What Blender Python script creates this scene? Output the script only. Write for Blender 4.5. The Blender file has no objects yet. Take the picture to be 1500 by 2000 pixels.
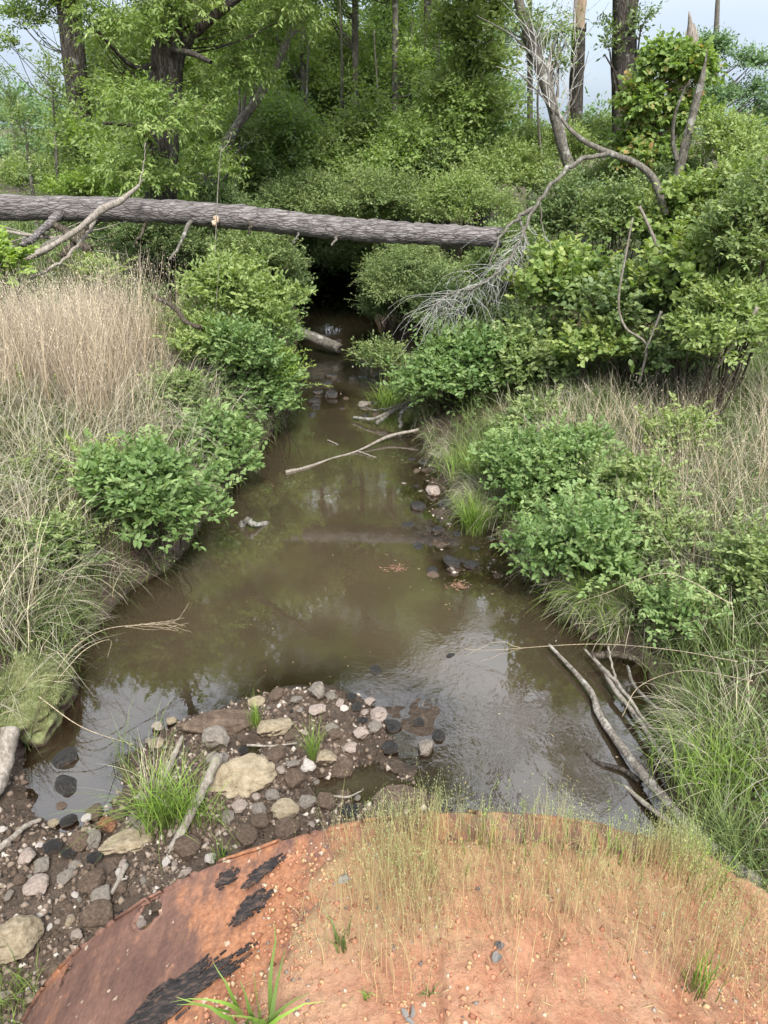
import bpy, math, random
import numpy as np
from mathutils import Vector

# ------------------------------------------------------------------ camera, sky, sun, exposure
scene = bpy.context.scene
col = scene.collection
H = 3.8                       # eye height above the water, metres
PITCH = math.radians(26.6)
F = 1500.0                    # focal length in photo pixels
cam_d = bpy.data.cameras.new('camera')
cam_d.sensor_fit = 'VERTICAL'; cam_d.sensor_height = 24.0
cam_d.lens = 24.0 * F / 2000.0
cam_d.clip_start = 0.05; cam_d.clip_end = 3000
cam = bpy.data.objects.new('camera', cam_d); col.objects.link(cam)
cam.location = (0, 0, H)
cam.rotation_euler = (math.radians(90) - PITCH, 0, 0)
scene.camera = cam
scene.view_settings.view_transform = 'Standard'
scene.view_settings.look = 'None'
scene.view_settings.exposure = 1.5
scene.view_settings.gamma = 1.0
scene.cycles.max_bounces = 6
scene.cycles.diffuse_bounces = 3
scene.cycles.glossy_bounces = 3
scene.cycles.transparent_max_bounces = 6
scene.cycles.transmission_bounces = 3

SUN_EL, SUN_AZ = math.radians(50), math.radians(168)
world = bpy.data.worlds.new('World'); scene.world = world; world.use_nodes = True
nt = world.node_tree; nt.nodes.clear()
wo = nt.nodes.new('ShaderNodeOutputWorld'); bg = nt.nodes.new('ShaderNodeBackground')
sky = nt.nodes.new('ShaderNodeTexSky'); sky.sky_type = 'NISHITA'; sky.sun_disc = False
sky.sun_elevation = SUN_EL; sky.sun_rotation = SUN_AZ; sky.air_density = 1.0; sky.dust_density = 2.0
tc = nt.nodes.new('ShaderNodeTexCoord'); mp = nt.nodes.new('ShaderNodeMapping'); mp.inputs['Scale'].default_value = (1, 1, 2.6)
no = nt.nodes.new('ShaderNodeTexNoise'); no.inputs['Scale'].default_value = 2.3; no.inputs['Detail'].default_value = 7
no.inputs['Roughness'].default_value = 0.55
cr = nt.nodes.new('ShaderNodeValToRGB'); cr.color_ramp.elements[0].position = 0.38; cr.color_ramp.elements[1].position = 0.62
cr.color_ramp.elements[0].color = (0.75, 0.75, 0.75, 1)
mx = nt.nodes.new('ShaderNodeMix'); mx.data_type = 'RGBA'
sxyz = nt.nodes.new('ShaderNodeSeparateXYZ'); nt.links.new(tc.outputs['Generated'], sxyz.inputs[0])
czr = nt.nodes.new('ShaderNodeValToRGB'); czr.color_ramp.elements[0].position = 0.02; czr.color_ramp.elements[1].position = 0.75
czr.color_ramp.elements[0].color = (0.20, 0.24, 0.30, 1); czr.color_ramp.elements[1].color = (0.80, 0.83, 0.88, 1)   # an overcast sky is brightest overhead
nt.links.new(sxyz.outputs['Z'], czr.inputs['Fac'])
sc_ = nt.nodes.new('ShaderNodeVectorMath'); sc_.operation = 'SCALE'; sc_.inputs['Scale'].default_value = 10.0     # same physical units as the sky texture
nt.links.new(czr.outputs['Color'], sc_.inputs[0]); nt.links.new(sc_.outputs[0], mx.inputs['B'])
nt.links.new(tc.outputs['Generated'], mp.inputs['Vector']); nt.links.new(mp.outputs[0], no.inputs['Vector'])
nt.links.new(no.outputs['Fac'], cr.inputs['Fac']); nt.links.new(cr.outputs['Color'], mx.inputs['Factor'])
nt.links.new(sky.outputs[0], mx.inputs['A']); nt.links.new(mx.outputs['Result'], bg.inputs['Color'])
bg.inputs['Strength'].default_value = 0.10
nt.links.new(bg.outputs[0], wo.inputs['Surface'])

sl = bpy.data.lights.new('sun', 'SUN'); sl.energy = 2.6; sl.angle = math.radians(14); sl.color = (1.0, 0.95, 0.87)
so = bpy.data.objects.new('sun', sl); col.objects.link(so)
sd = Vector((math.sin(SUN_AZ) * math.cos(SUN_EL), math.cos(SUN_AZ) * math.cos(SUN_EL), math.sin(SUN_EL)))
so.rotation_euler = sd.to_track_quat('Z', 'Y').to_euler()

# ------------------------------------------------------------------ picture <-> place
cp, sp = math.cos(PITCH), math.sin(PITCH)
def ray(px, py):
    u = (px - 750) / F; v = (py - 1000) / F
    return u, cp - v * sp, -sp - v * cp
def at_z(px, py, z=0.0):
    a, b, c = ray(px, py); t = (z - H) / c
    return np.array((a * t, b * t, z))
def at_y(px, py, Y):
    a, b, c = ray(px, py); t = Y / b
    return np.array((a * t, Y, H + c * t))
def mpp(p):                      # metres per photo pixel at a point
    return (p[1] * cp + (H - p[2]) * sp) / F

# ------------------------------------------------------------------ noise
_rg = np.random.default_rng(7)
_T = _rg.random((256, 256))
def vnoise(x, y):
    x = np.asarray(x, float); y = np.asarray(y, float)
    xi = np.floor(x).astype(int); yi = np.floor(y).astype(int)
    fx = x - xi; fy = y - yi; fx = fx * fx * (3 - 2 * fx); fy = fy * fy * (3 - 2 * fy)
    g = lambda i, j: _T[i % 256, j % 256]
    return (g(xi, yi) * (1 - fx) + g(xi + 1, yi) * fx) * (1 - fy) + (g(xi, yi + 1) * (1 - fx) + g(xi + 1, yi + 1) * fx) * fy
def fbm(x, y, o=4):
    s = 0; a = 0.5
    for k in range(o):
        s = s + a * (vnoise(np.asarray(x) * 2 ** k + 17.3 * k, np.asarray(y) * 2 ** k + 5.1 * k) - 0.5); a *= 0.5
    return s
def sstep(a, b, x):
    t = np.clip((np.asarray(x, float) - a) / (b - a), 0, 1); return t * t * (3 - 2 * t)

# ------------------------------------------------------------------ mesh collecting
class MB:
    def __init__(s): s.v = []; s.q = []; s.t = []; s.n = 0; s.a = []; s.b = []; s.sm = False
    def add(s, v, q=None, t=None, a=None, b=None):
        v = np.asarray(v, float).reshape(-1, 3)
        if q is not None and len(q): s.q.append(np.asarray(q, int).reshape(-1, 4) + s.n)
        if t is not None and len(t): s.t.append(np.asarray(t, int).reshape(-1, 3) + s.n)
        s.v.append(v); s.n += len(v)
        s.a.append(np.zeros(len(v)) if a is None else np.broadcast_to(a, (len(v),)))
        s.b.append(np.zeros(len(v)) if b is None else np.broadcast_to(b, (len(v),)))
    def mesh(s, name, mats, smooth=False):
        me = bpy.data.meshes.new(name)
        v = np.concatenate(s.v); q = np.concatenate(s.q) if s.q else np.zeros((0, 4), int)
        t = np.concatenate(s.t) if s.t else np.zeros((0, 3), int)
        me.vertices.add(len(v)); me.vertices.foreach_set('co', v.astype(np.float32).ravel())
        L = np.concatenate([q.ravel(), t.ravel()]).astype(np.int32)
        me.loops.add(len(L)); me.loops.foreach_set('vertex_index', L)
        tot = np.concatenate([np.full(len(q), 4), np.full(len(t), 3)]).astype(np.int32)
        st = np.concatenate([[0], np.cumsum(tot)[:-1]]).astype(np.int32)
        me.polygons.add(len(tot)); me.polygons.foreach_set('loop_start', st)
        try: me.polygons.foreach_set('loop_total', tot)
        except Exception: pass
        me.update(calc_edges=True)
        if smooth: me.polygons.foreach_set('use_smooth', np.ones(len(tot), bool))
        for nm, arr in (('rnd', s.a), ('along', s.b)):
            at = me.attributes.new(nm, 'FLOAT', 'POINT'); at.data.foreach_set('value', np.concatenate(arr).astype(np.float32))
        for m in (mats if isinstance(mats, (list, tuple)) else [mats]): me.materials.append(m)
        return me
    def build(s, name, mat, parent=None, smooth=False, loc=None):
        if loc is not None:
            s.v = [x - np.asarray(loc, float) for x in s.v]
        o = bpy.data.objects.new(name, s.mesh(name, mat, smooth)); col.objects.link(o)
        if parent is not None: o.parent = parent
        elif loc is not None: o.location = loc
        return o
def tag(o, label=None, cat=None, group=None, kind=None):
    if label: o['label'] = label
    if cat: o['category'] = cat
    if group: o['group'] = group
    if kind: o['kind'] = kind
    return o
def empty(name, loc, label=None, cat=None, group=None):
    o = bpy.data.objects.new(name, None); col.objects.link(o); o.location = tuple(loc); o.empty_display_size = 0.1
    return tag(o, label, cat, group)
def nrm(v): return v / (np.linalg.norm(v, axis=-1, keepdims=True) + 1e-9)
def spline(P, n):
    P = np.asarray(P, float); k = len(P)
    if k == 2: return P[0] + (P[1] - P[0]) * np.linspace(0, 1, n)[:, None]
    Q = np.vstack([2 * P[0] - P[1], P, 2 * P[-1] - P[-2]])
    out = []
    for t in np.linspace(0, k - 1 - 1e-6, n):
        i = int(t); f = t - i; a, b, c, d = Q[i:i + 4]
        out.append(0.5 * ((2 * b) + (-a + c) * f + (2 * a - 5 * b + 4 * c - d) * f * f + (-a + 3 * b - 3 * c + d) * f ** 3))
    return np.array(out)
def tube(mb, P, r0, r1=None, n=None, sides=8, rough=0.0, rng=None, rad=None, cap=True, jag=0.0, kink=0.0):
    rng = rng or np.random.default_rng(1)
    P = np.asarray(P, float); n = n or max(3, len(P) * 3)
    C = spline(P, n)
    if kink: C[1:-1] += rng.normal(size=(len(C) - 2, 3)) * kink
    R = np.interp(np.linspace(0, 1, n), np.linspace(0, 1, len(rad)), rad) if rad is not None else np.linspace(r0, r1 if r1 is not None else r0, n)
    T = nrm(np.gradient(C, axis=0)); ref = np.array((0, 0, 1.0)) if abs(T[0][2]) < 0.9 else np.array((1.0, 0, 0))
    U = nrm(np.cross(T, ref)); W = np.cross(T, U)
    th = np.arange(sides) / sides * 2 * math.pi
    rr = R[:, None] * np.ones(sides)[None]
    if rough:
        off = rng.random() * 50
        ii = np.arange(n)[:, None] * 0.35 + off; jj = np.arange(sides)[None]
        a = fbm(ii + 0 * jj, np.cos(th)[None] * 1.5 + 9 + off + 0 * ii, 3) + fbm(ii, np.sin(th)[None] * 1.5 + 39 + off, 3)
        rr = rr * (1 + rough * 2 * a)
    V = C[:, None] + (np.cos(th)[None, :, None] * U[:, None] + np.sin(th)[None, :, None] * W[:, None]) * rr[..., None]
    if jag:
        V[-1] += T[-1] * (rng.random((sides, 1)) * jag)
    i = np.arange(n - 1)[:, None] * sides; j = np.arange(sides)[None]
    q = np.stack([i + j, i + (j + 1) % sides, i + sides + (j + 1) % sides, i + sides + j], -1).reshape(-1, 4)
    V = V.reshape(-1, 3); t = []
    if cap:
        V = np.vstack([V, C[0], C[-1] - T[-1] * jag * 0.3]); a, b = n * sides, n * sides + 1
        t = [(a, (k + 1) % sides, k) for k in range(sides)] + [(b, (n - 1) * sides + k, (n - 1) * sides + (k + 1) % sides) for k in range(sides)]
    mb.add(V, q, t, a=rng.random(), b=np.concatenate([np.repeat(np.linspace(0, 1, n), sides), [0, 1] if cap else []]))
    return C

# ------------------------------------------------------------------ leaves
def leaves(mb, pos, d, nr, L, W, rng, kind=6, rnd=None, droop=0.12, b=None):
    b_ = b
    n = len(pos); d = nrm(d); s = nrm(np.cross(d, nr)); nn = np.cross(s, d)
    L = np.broadcast_to(L, (n,))[:, None]; W = np.broadcast_to(W, (n,))[:, None]
    rnd = rng.random(n) if rnd is None else rnd
    if kind == 4:
        V = np.stack([pos, pos + d * L * .5 + s * W * .5 - nn * W * .08, pos + d * L - nn * L * droop, pos + d * L * .5 - s * W * .5 - nn * W * .08], 1)
        q = np.arange(n)[:, None] * 4 + np.arange(4)[None]
    else:
        up = nn * W * .14
        V = np.stack([pos, pos + d * L * .28 + s * W * .46 + up, pos + d * L * .68 + s * W * .42 + up - nn * L * droop * .4,
                      pos + d * L - nn * L * droop, pos + d * L * .68 - s * W * .42 + up - nn * L * droop * .4, pos + d * L * .28 - s * W * .46 + up], 1)
        b = np.arange(n)[:, None] * 6
        q = np.concatenate([b + np.array([[0, 1, 2, 3]]), b + np.array([[0, 3, 4, 5]])])
    mb.add(V.reshape(-1, 3), q, a=np.repeat(rnd, V.shape[1]), b=b_)
def rdir(rng, n): return nrm(rng.normal(size=(n, 3)))
def foliage(mb, clumps, nl, L, W, rng, K=7, twig=0.16, kind=6, up=0.5, hang=0.0, shell=0.45, twigs=None):
    """leaves carried on short twigs that fill a cloud of ellipsoid clumps (cx,cy,cz,rx,ry,rz)"""
    C = np.asarray(clumps, float)
    w = (C[:, 3] * C[:, 4] * C[:, 5]) ** (2 / 3); w /= w.sum()
    n = max(4, nl // K); k = rng.choice(len(C), n, p=w)
    o = rdir(rng, n); o[:, 2] = np.where(o[:, 2] < -0.3, -o[:, 2] * 0.6, o[:, 2])
    r = rng.random(n) ** shell
    r = r * (0.82 + 0.75 * rng.random(n) ** 3.5)
    p = C[k, :3] + o * C[k, 3:] * r[:, None]
    td = nrm(o * 0.8 + rdir(rng, n) * 0.75 + np.array((0, 0, 0.35 - hang * 1.3)))
    tl = twig * (0.5 + rng.random(n))
    crnd = rng.random(n) * 0.5 + rng.random(len(C))[k] * 0.5
    if twigs is not None:
        m = rng.random(n) < 0.5
        a = p[m] - td[m] * tl[m][:, None] * .3; b = p[m] + td[m] * tl[m][:, None]
        s = nrm(np.cross(td[m], rdir(rng, m.sum()))) * 0.0016
        V = np.stack([a - s, a + s, b + s * .5, b - s * .5], 1); twigs.add(V.reshape(-1, 3), np.arange(len(a) * 4).reshape(-1, 4), a=0.5)
    f = (np.arange(K) + 0.5) / K
    side = nrm(np.cross(td, np.array((0, 0, 1.0)) + 0.6 * rdir(rng, n)))
    P = p[:, None] + td[:, None] * (tl[:, None, None] * f[None, :, None])
    sg = np.where(np.arange(K) % 2 == 0, 1.0, -1.0)[None, :, None]
    D = td[:, None] * 0.55 + side[:, None] * sg * 0.85 + rng.normal(size=(n, K, 3)) * 0.28
    D[:, -1] = td + rng.normal(size=(n, 3)) * .2
    D[..., 2] -= hang * 0.7
    Nn = np.array((0, 0, up)) + o[:, None] * 0.35 + rng.normal(size=(n, K, 3)) * 0.42
    sc = (0.65 + 0.6 * rng.random((n, K)))
    rr = np.clip(crnd[:, None] * 0.65 + rng.random((n, K)) * 0.35, 0, 1)
    leaves(mb, P.reshape(-1, 3), D.reshape(-1, 3), Nn.reshape(-1, 3), (L * sc).ravel(), (W * sc).ravel(), rng, kind, rr.ravel())
def subclumps(rng, c, r, n, f=(0.28, 0.5)):
    """uneven outline: small ellipsoids spread through a large one"""
    o = rdir(rng, n); o[:, 2] = np.abs(o[:, 2]) * 1.1 - 0.45
    q = rng.random(n) ** 0.45 * (0.8 + 0.5 * rng.random(n))
    s = f[0] + (f[1] - f[0]) * rng.random(n)
    ctr = np.asarray(c) + o * np.asarray(r) * (q * (1 - s * 0.55))[:, None]
    m = float(np.mean(r))
    return np.hstack([ctr, np.stack([s * r[0] * .6 + s * m * .4, s * r[1] * .6 + s * m * .4, s * r[2] * .6 + s * m * .35], 1)])
def blades(mb, base, h, w, rng, lean=None, curl=0.5, seg=4, tw=1.0, up=1.0):
    n = len(base); h = np.broadcast_to(h, (n,)) * (0.6 + 0.55 * rng.random(n)); w = np.broadcast_to(w, (n,))
    ang = rng.random(n) * 2 * math.pi; dirh = np.stack([np.cos(ang), np.sin(ang), np.zeros(n)], 1)
    if lean is not None: dirh = nrm(dirh * tw + np.asarray(lean))
    b = curl * (0.3 + rng.random(n) * 1.0)
    f = np.linspace(0, 1, seg + 1)
    s = nrm(np.cross(dirh, np.array((0, 0, 1.0))) + 0.5 * rng.normal(size=(n, 3)) * np.array((1, 1, 0)))
    x = (b[:, None] * f[None] ** 1.9) * h[:, None]
    z = h[:, None] * f[None] * np.sqrt(np.clip(1 - (b[:, None] * f[None] * 0.62) ** 2, 0.02, 1)) - np.clip(b[:, None] - .75, 0, 2) * h[:, None] * f[None] ** 3 * 0.9
    C = base[:, None] + dirh[:, None] * x[..., None] + np.array((0, 0, up)) * z[..., None]
    C[:, 1:, :2] += rng.normal(size=(n, seg, 2)) * (h[:, None, None] * 0.012)
    ww = w[:, None] * np.clip(1.0 - f[None] ** 1.6 * 0.92, 0.06, 1)
    A = C - s[:, None] * ww[..., None] * .5; B = C + s[:, None] * ww[..., None] * .5
    V = np.stack([A, B], 2).reshape(n, -1, 3); m = 2 * (seg + 1)
    k = np.arange(seg) * 2
    q = (np.arange(n)[:, None, None] * m + np.stack([k, k + 1, k + 3, k + 2], -1)[None]).reshape(-1, 4)
    mb.add(V.reshape(-1, 3), q, a=np.repeat(rng.random(n), m), b=np.tile(np.repeat(f, 2), n))
    return C[:, -1]
def seedheads(mb, tips, rng, n=7, L=0.01, spread=0.05, drop=0.02):
    m = len(tips); p = np.repeat(tips, n, 0) + rng.normal(size=(m * n, 3)) * np.array((spread * .22, spread * .22, spread))
    p[:, 2] -= drop
    leaves(mb, p, rdir(rng, m * n) * .6 + np.array((0, 0, .8)), rdir(rng, m * n), L, L * .3, rng, 4, b=0.95)

# ------------------------------------------------------------------ materials
def newmat(name):
    m = bpy.data.materials.new(name); m.use_nodes = True; t = m.node_tree; t.nodes.clear()
    out = t.nodes.new('ShaderNodeOutputMaterial'); return m, t, out
def N(t, typ, **kw):
    n = t.nodes.new('ShaderNode' + typ)
    for k, v in kw.items():
        if hasattr(n, k): setattr(n, k, v)
        else: n.inputs[k.replace('_', ' ')].default_value = v
    return n
def ramp(t, src, stops):
    r = t.nodes.new('ShaderNodeValToRGB'); e = r.color_ramp.elements
    while len(e) < len(stops): e.new(0.5)
    for i, (p, c) in enumerate(stops): e[i].position = p; e[i].color = (*c, 1) if len(c) == 3 else c
    t.links.new(src, r.inputs['Fac']); return r.outputs['Color']
def mixc(t, fac, a, b, mode='MIX'):
    m = t.nodes.new('ShaderNodeMix'); m.data_type = 'RGBA'; m.blend_type = mode
    for s, v in (('Factor', fac), ('A', a), ('B', b)):
        if isinstance(v, (int, float)): m.inputs[s].default_value = v
        elif isinstance(v, tuple): m.inputs[s].default_value = (*v, 1)
        else: t.links.new(v, m.inputs[s])
    return m.outputs['Result']
def math_(t, op, a, b=0.5, clamp=False):
    m = t.nodes.new('ShaderNodeMath'); m.operation = op; m.use_clamp = clamp
    for i, v in enumerate((a, b)):
        if isinstance(v, (int, float)): m.inputs[i].default_value = v
        else: t.links.new(v, m.inputs[i])
    return m.outputs[0]
def noise(t, vec, scale, detail=5, rough=0.6, dist=0.0):
    n = t.nodes.new('ShaderNodeTexNoise'); n.inputs['Scale'].default_value = scale; n.inputs['Detail'].default_value = detail
    n.inputs['Roughness'].default_value = rough; n.inputs['Distortion'].default_value = dist
    t.links.new(vec, n.inputs['Vector']); return n.outputs['Fac']
def coords(t, kind='Object', scale=(1, 1, 1)):
    c = t.nodes.new('ShaderNodeTexCoord'); m = t.nodes.new('ShaderNodeMapping'); m.inputs['Scale'].default_value = scale
    t.links.new(c.outputs[kind], m.inputs['Vector']); return m.outputs[0]
def attr(t, name):
    a = t.nodes.new('ShaderNodeAttribute'); a.attribute_name = name; return a.outputs['Fac']
def bump(t, h, strength=0.5, dist=0.01):
    b = t.nodes.new('ShaderNodeBump'); b.inputs['Strength'].default_value = strength; b.inputs['Distance'].default_value = dist
    t.links.new(h, b.inputs['Height']); return b.outputs[0]
def principled(t, out, color, rough=0.9, normal=None, spec=0.3):
    p = t.nodes.new('ShaderNodeBsdfPrincipled')
    if isinstance(color, tuple): p.inputs['Base Color'].default_value = (*color, 1)
    else: t.links.new(color, p.inputs['Base Color'])
    if isinstance(rough, (int, float)): p.inputs['Roughness'].default_value = rough
    else: t.links.new(rough, p.inputs['Roughness'])
    p.inputs['Specular IOR Level'].default_value = spec
    if normal is not None: t.links.new(normal, p.inputs['Normal'])
    t.links.new(p.outputs[0], out.inputs['Surface']); return p

def leaf_mat(name, stops, trans=0.3, spec=0.35, rough=0.5):
    m, t, out = newmat(name)
    c = ramp(t, attr(t, 'rnd'), stops)
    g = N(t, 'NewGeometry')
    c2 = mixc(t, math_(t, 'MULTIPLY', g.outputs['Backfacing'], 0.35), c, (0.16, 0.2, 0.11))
    p = principled(t, out, c2, rough, spec=spec)
    tr = t.nodes.new('ShaderNodeBsdfTranslucent'); t.links.new(mixc(t, 1.0, c, (1.25, 1.35, 0.5), 'MULTIPLY'), tr.inputs['Color'])
    ms = t.nodes.new('ShaderNodeMixShader'); ms.inputs[0].default_value = trans
    t.links.new(p.outputs[0], ms.inputs[1]); t.links.new(tr.outputs[0], ms.inputs[2]); t.links.new(ms.outputs[0], out.inputs['Surface'])
    return m
def grass_mat(name, base, mid, tip, var=0.5, trans=0.25):
    m, t, out = newmat(name)
    c = ramp(t, attr(t, 'along'), [(0.0, base), (0.45, mid), (1.0, tip)])
    v = ramp(t, attr(t, 'rnd'), [(0, (1 - var,) * 3), (0.6, (1, 1, 1)), (1, (1 + var, 1 + var * .9, 1 + var * .6))])
    c = mixc(t, 1.0, c, v, 'MULTIPLY')
    p = principled(t, out, c, 0.6, spec=0.3)
    tr = t.nodes.new('ShaderNodeBsdfTranslucent'); t.links.new(c, tr.inputs['Color'])
    ms = t.nodes.new('ShaderNodeMixShader'); ms.inputs[0].default_value = trans
    t.links.new(p.outputs[0], ms.inputs[1]); t.links.new(tr.outputs[0], ms.inputs[2]); t.links.new(ms.outputs[0], out.inputs['Surface'])
    return m
def bark_mat(name, dark, mid, light, sc=(1, 1, 0.25), scale=14, lich=None, bs=0.9, lp=0.6, rough=0.92, crack=0.8):
    m, t, out = newmat(name); v = coords(t, 'Object', sc)
    n1 = noise(t, v, scale, 6, 0.65, 0.5)
    vo = t.nodes.new('ShaderNodeTexVoronoi'); vo.inputs['Scale'].default_value = scale * 1.1; t.links.new(v, vo.inputs['Vector']); vo.feature = 'DISTANCE_TO_EDGE'
    c = ramp(t, n1, [(0.28, dark), (0.5, mid), (0.72, light)])
    cr_ = ramp(t, vo.outputs['Distance'], [(0.0, (0.35, 0.35, 0.35)), (0.12, (1, 1, 1))])
    c = mixc(t, crack, c, cr_, 'MULTIPLY')
    if lich:
        n2 = noise(t, coords(t), 5.5, 6, 0.7)
        c = mixc(t, ramp(t, n2, [(lp - .04, (0, 0, 0)), (lp + .04, (1, 1, 1))]), c, lich)
    hh = math_(t, 'ADD', n1, math_(t, 'MULTIPLY', math_(t, 'MINIMUM', math_(t, 'MULTIPLY', vo.outputs['Distance'], 3.0), 0.5), crack * 1.2))
    principled(t, out, c, rough, bump(t, hh, bs, 0.02), 0.2); return m

M = {}
M['leaf_broad'] = leaf_mat('leaf_broad', [(0, (0.078, 0.145, 0.044)), (0.5, (0.148, 0.235, 0.080)), (1, (0.265, 0.355, 0.142))], .38)
M['leaf_lime'] = leaf_mat('leaf_lime', [(0, (0.125, 0.204, 0.039)), (0.5, (0.196, 0.297, 0.061)), (1, (0.286, 0.383, 0.094))], .42)
M['leaf_dark'] = leaf_mat('leaf_dark', [(0, (0.065, 0.110, 0.041)), (0.5, (0.123, 0.182, 0.069)), (1, (0.225, 0.287, 0.112))], .3)
M['leaf_mid'] = leaf_mat('leaf_mid', [(0, (0.092, 0.145, 0.052)), (0.5, (0.170, 0.237, 0.085)), (1, (0.296, 0.356, 0.151))], .38)
M['leaf_yellow'] = leaf_mat('leaf_yellow', [(0, (0.125, 0.188, 0.058)), (0.5, (0.219, 0.294, 0.098)), (1, (0.338, 0.408, 0.163))], .42)
M['leaf_oak'] = leaf_mat('leaf_oak', [(0, (0.107, 0.176, 0.050)), (0.5, (0.200, 0.287, 0.085)), (1, (0.342, 0.419, 0.150))], .42)
M['leaf_vine'] = leaf_mat('leaf_vine', [(0, (0.098, 0.162, 0.048)), (0.5, (0.183, 0.264, 0.075)), (1, (0.341, 0.385, 0.138))], .38)
M['leaf_maple'] = leaf_mat('leaf_maple', [(0, (0.128, 0.204, 0.050)), (0.65, (0.212, 0.306, 0.090)), (0.82, (0.357, 0.272, 0.110)), (1, (0.442, 0.187, 0.100))], 0.42)
M['leaf_far'] = leaf_mat('leaf_far', [(0, (0.086, 0.158, 0.075)), (0.5, (0.140, 0.231, 0.112)), (1, (0.205, 0.304, 0.163))], 0.3)  # paler, greyer greens: the haze of distance is painted into the leaf colour
M['leaf_wood'] = leaf_mat('leaf_wood', [(0, (0.149, 0.235, 0.076)), (0.5, (0.253, 0.352, 0.121)), (1, (0.402, 0.482, 0.211))], 0.5)
M['leaf_wood_dark'] = leaf_mat('leaf_wood_dark', [(0, (0.097, 0.167, 0.056)), (0.5, (0.179, 0.264, 0.095)), (1, (0.292, 0.374, 0.159))], 0.5)
M['grass_dry'] = grass_mat('grass_dry', (0.250, 0.179, 0.109), (0.40, 0.325, 0.235), (0.56, 0.49, 0.39))
M['grass_grey'] = grass_mat('grass_grey', (0.218, 0.195, 0.117), (0.390, 0.359, 0.265), (0.530, 0.491, 0.406))
M['grass_green'] = grass_mat('grass_green', (0.088, 0.105, 0.035), (0.108, 0.165, 0.045), (0.205, 0.262, 0.105))
M['grass_lime'] = grass_mat('grass_lime', (0.109, 0.133, 0.039), (0.133, 0.234, 0.031), (0.234, 0.328, 0.078))
M['grass_mound'] = grass_mat('grass_mound', (0.437, 0.265, 0.164), (0.437, 0.359, 0.187), (0.328, 0.390, 0.172), 0.3)
M['grass_straw'] = grass_mat('grass_straw', (0.265, 0.172, 0.094), (0.343, 0.257, 0.140), (0.390, 0.328, 0.211), 0.3)
M['twig'] = leaf_mat('twig', [(0, (0.10, 0.075, 0.05)), (1, (0.2, 0.16, 0.12))], 0.0, 0.1, 0.9)
M['bark_pine'] = bark_mat('bark_pine', (0.05, 0.044, 0.042), (0.155, 0.141, 0.139), (0.28, 0.26, 0.255), (0.3, 1.6, 1.6), 15, None, 1.0)
M['bark_dark'] = bark_mat('bark_dark', (0.027, 0.023, 0.020), (0.058, 0.051, 0.043), (0.133, 0.121, 0.109), (1, 1, 0.22), 18, (0.203, 0.203, 0.187), 1.0, 0.62)
M['bark_brown'] = bark_mat('bark_brown', (0.031, 0.023, 0.017), (0.070, 0.058, 0.043), (0.125, 0.109, 0.086), (1, 1, 0.3), 20, None, 0.9)
M['bark_grey'] = bark_mat('bark_grey', (0.047, 0.043, 0.035), (0.121, 0.111, 0.094), (0.218, 0.207, 0.183), (1, 1, 0.4), 26, (0.281, 0.281, 0.257), 0.7, 0.6, crack=.35)
M['bark_log'] = bark_mat('bark_log', (0.055, 0.047, 0.039), (0.172, 0.152, 0.129), (0.312, 0.289, 0.257), (1, 1, 0.5), 30, (0.343, 0.328, 0.296), 0.9, 0.58, crack=.3)
M['wood_pale'] = bark_mat('wood_pale', (0.094, 0.078, 0.062), (0.211, 0.187, 0.160), (0.328, 0.304, 0.273), (1, 1, 0.3), 34, None, 0.7, crack=0.1)
M['wood_strip'] = bark_mat('wood_strip', (0.218, 0.156, 0.101), (0.343, 0.265, 0.187), (0.429, 0.351, 0.265), (1, 1, 0.15), 14, None, 0.4, crack=0.1)
M['wood_wet'] = bark_mat('wood_wet', (0.016, 0.013, 0.011), (0.039, 0.033, 0.027), (0.094, 0.078, 0.066), (1, 1, 0.4), 20, None, 0.7, rough=0.5)
M['twig_white'] = bark_mat('twig_white', (0.28, 0.28, 0.265), (0.41, 0.41, 0.39), (0.52, 0.52, 0.50), (1, 1, 1), 20, None, 0.2)

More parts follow.
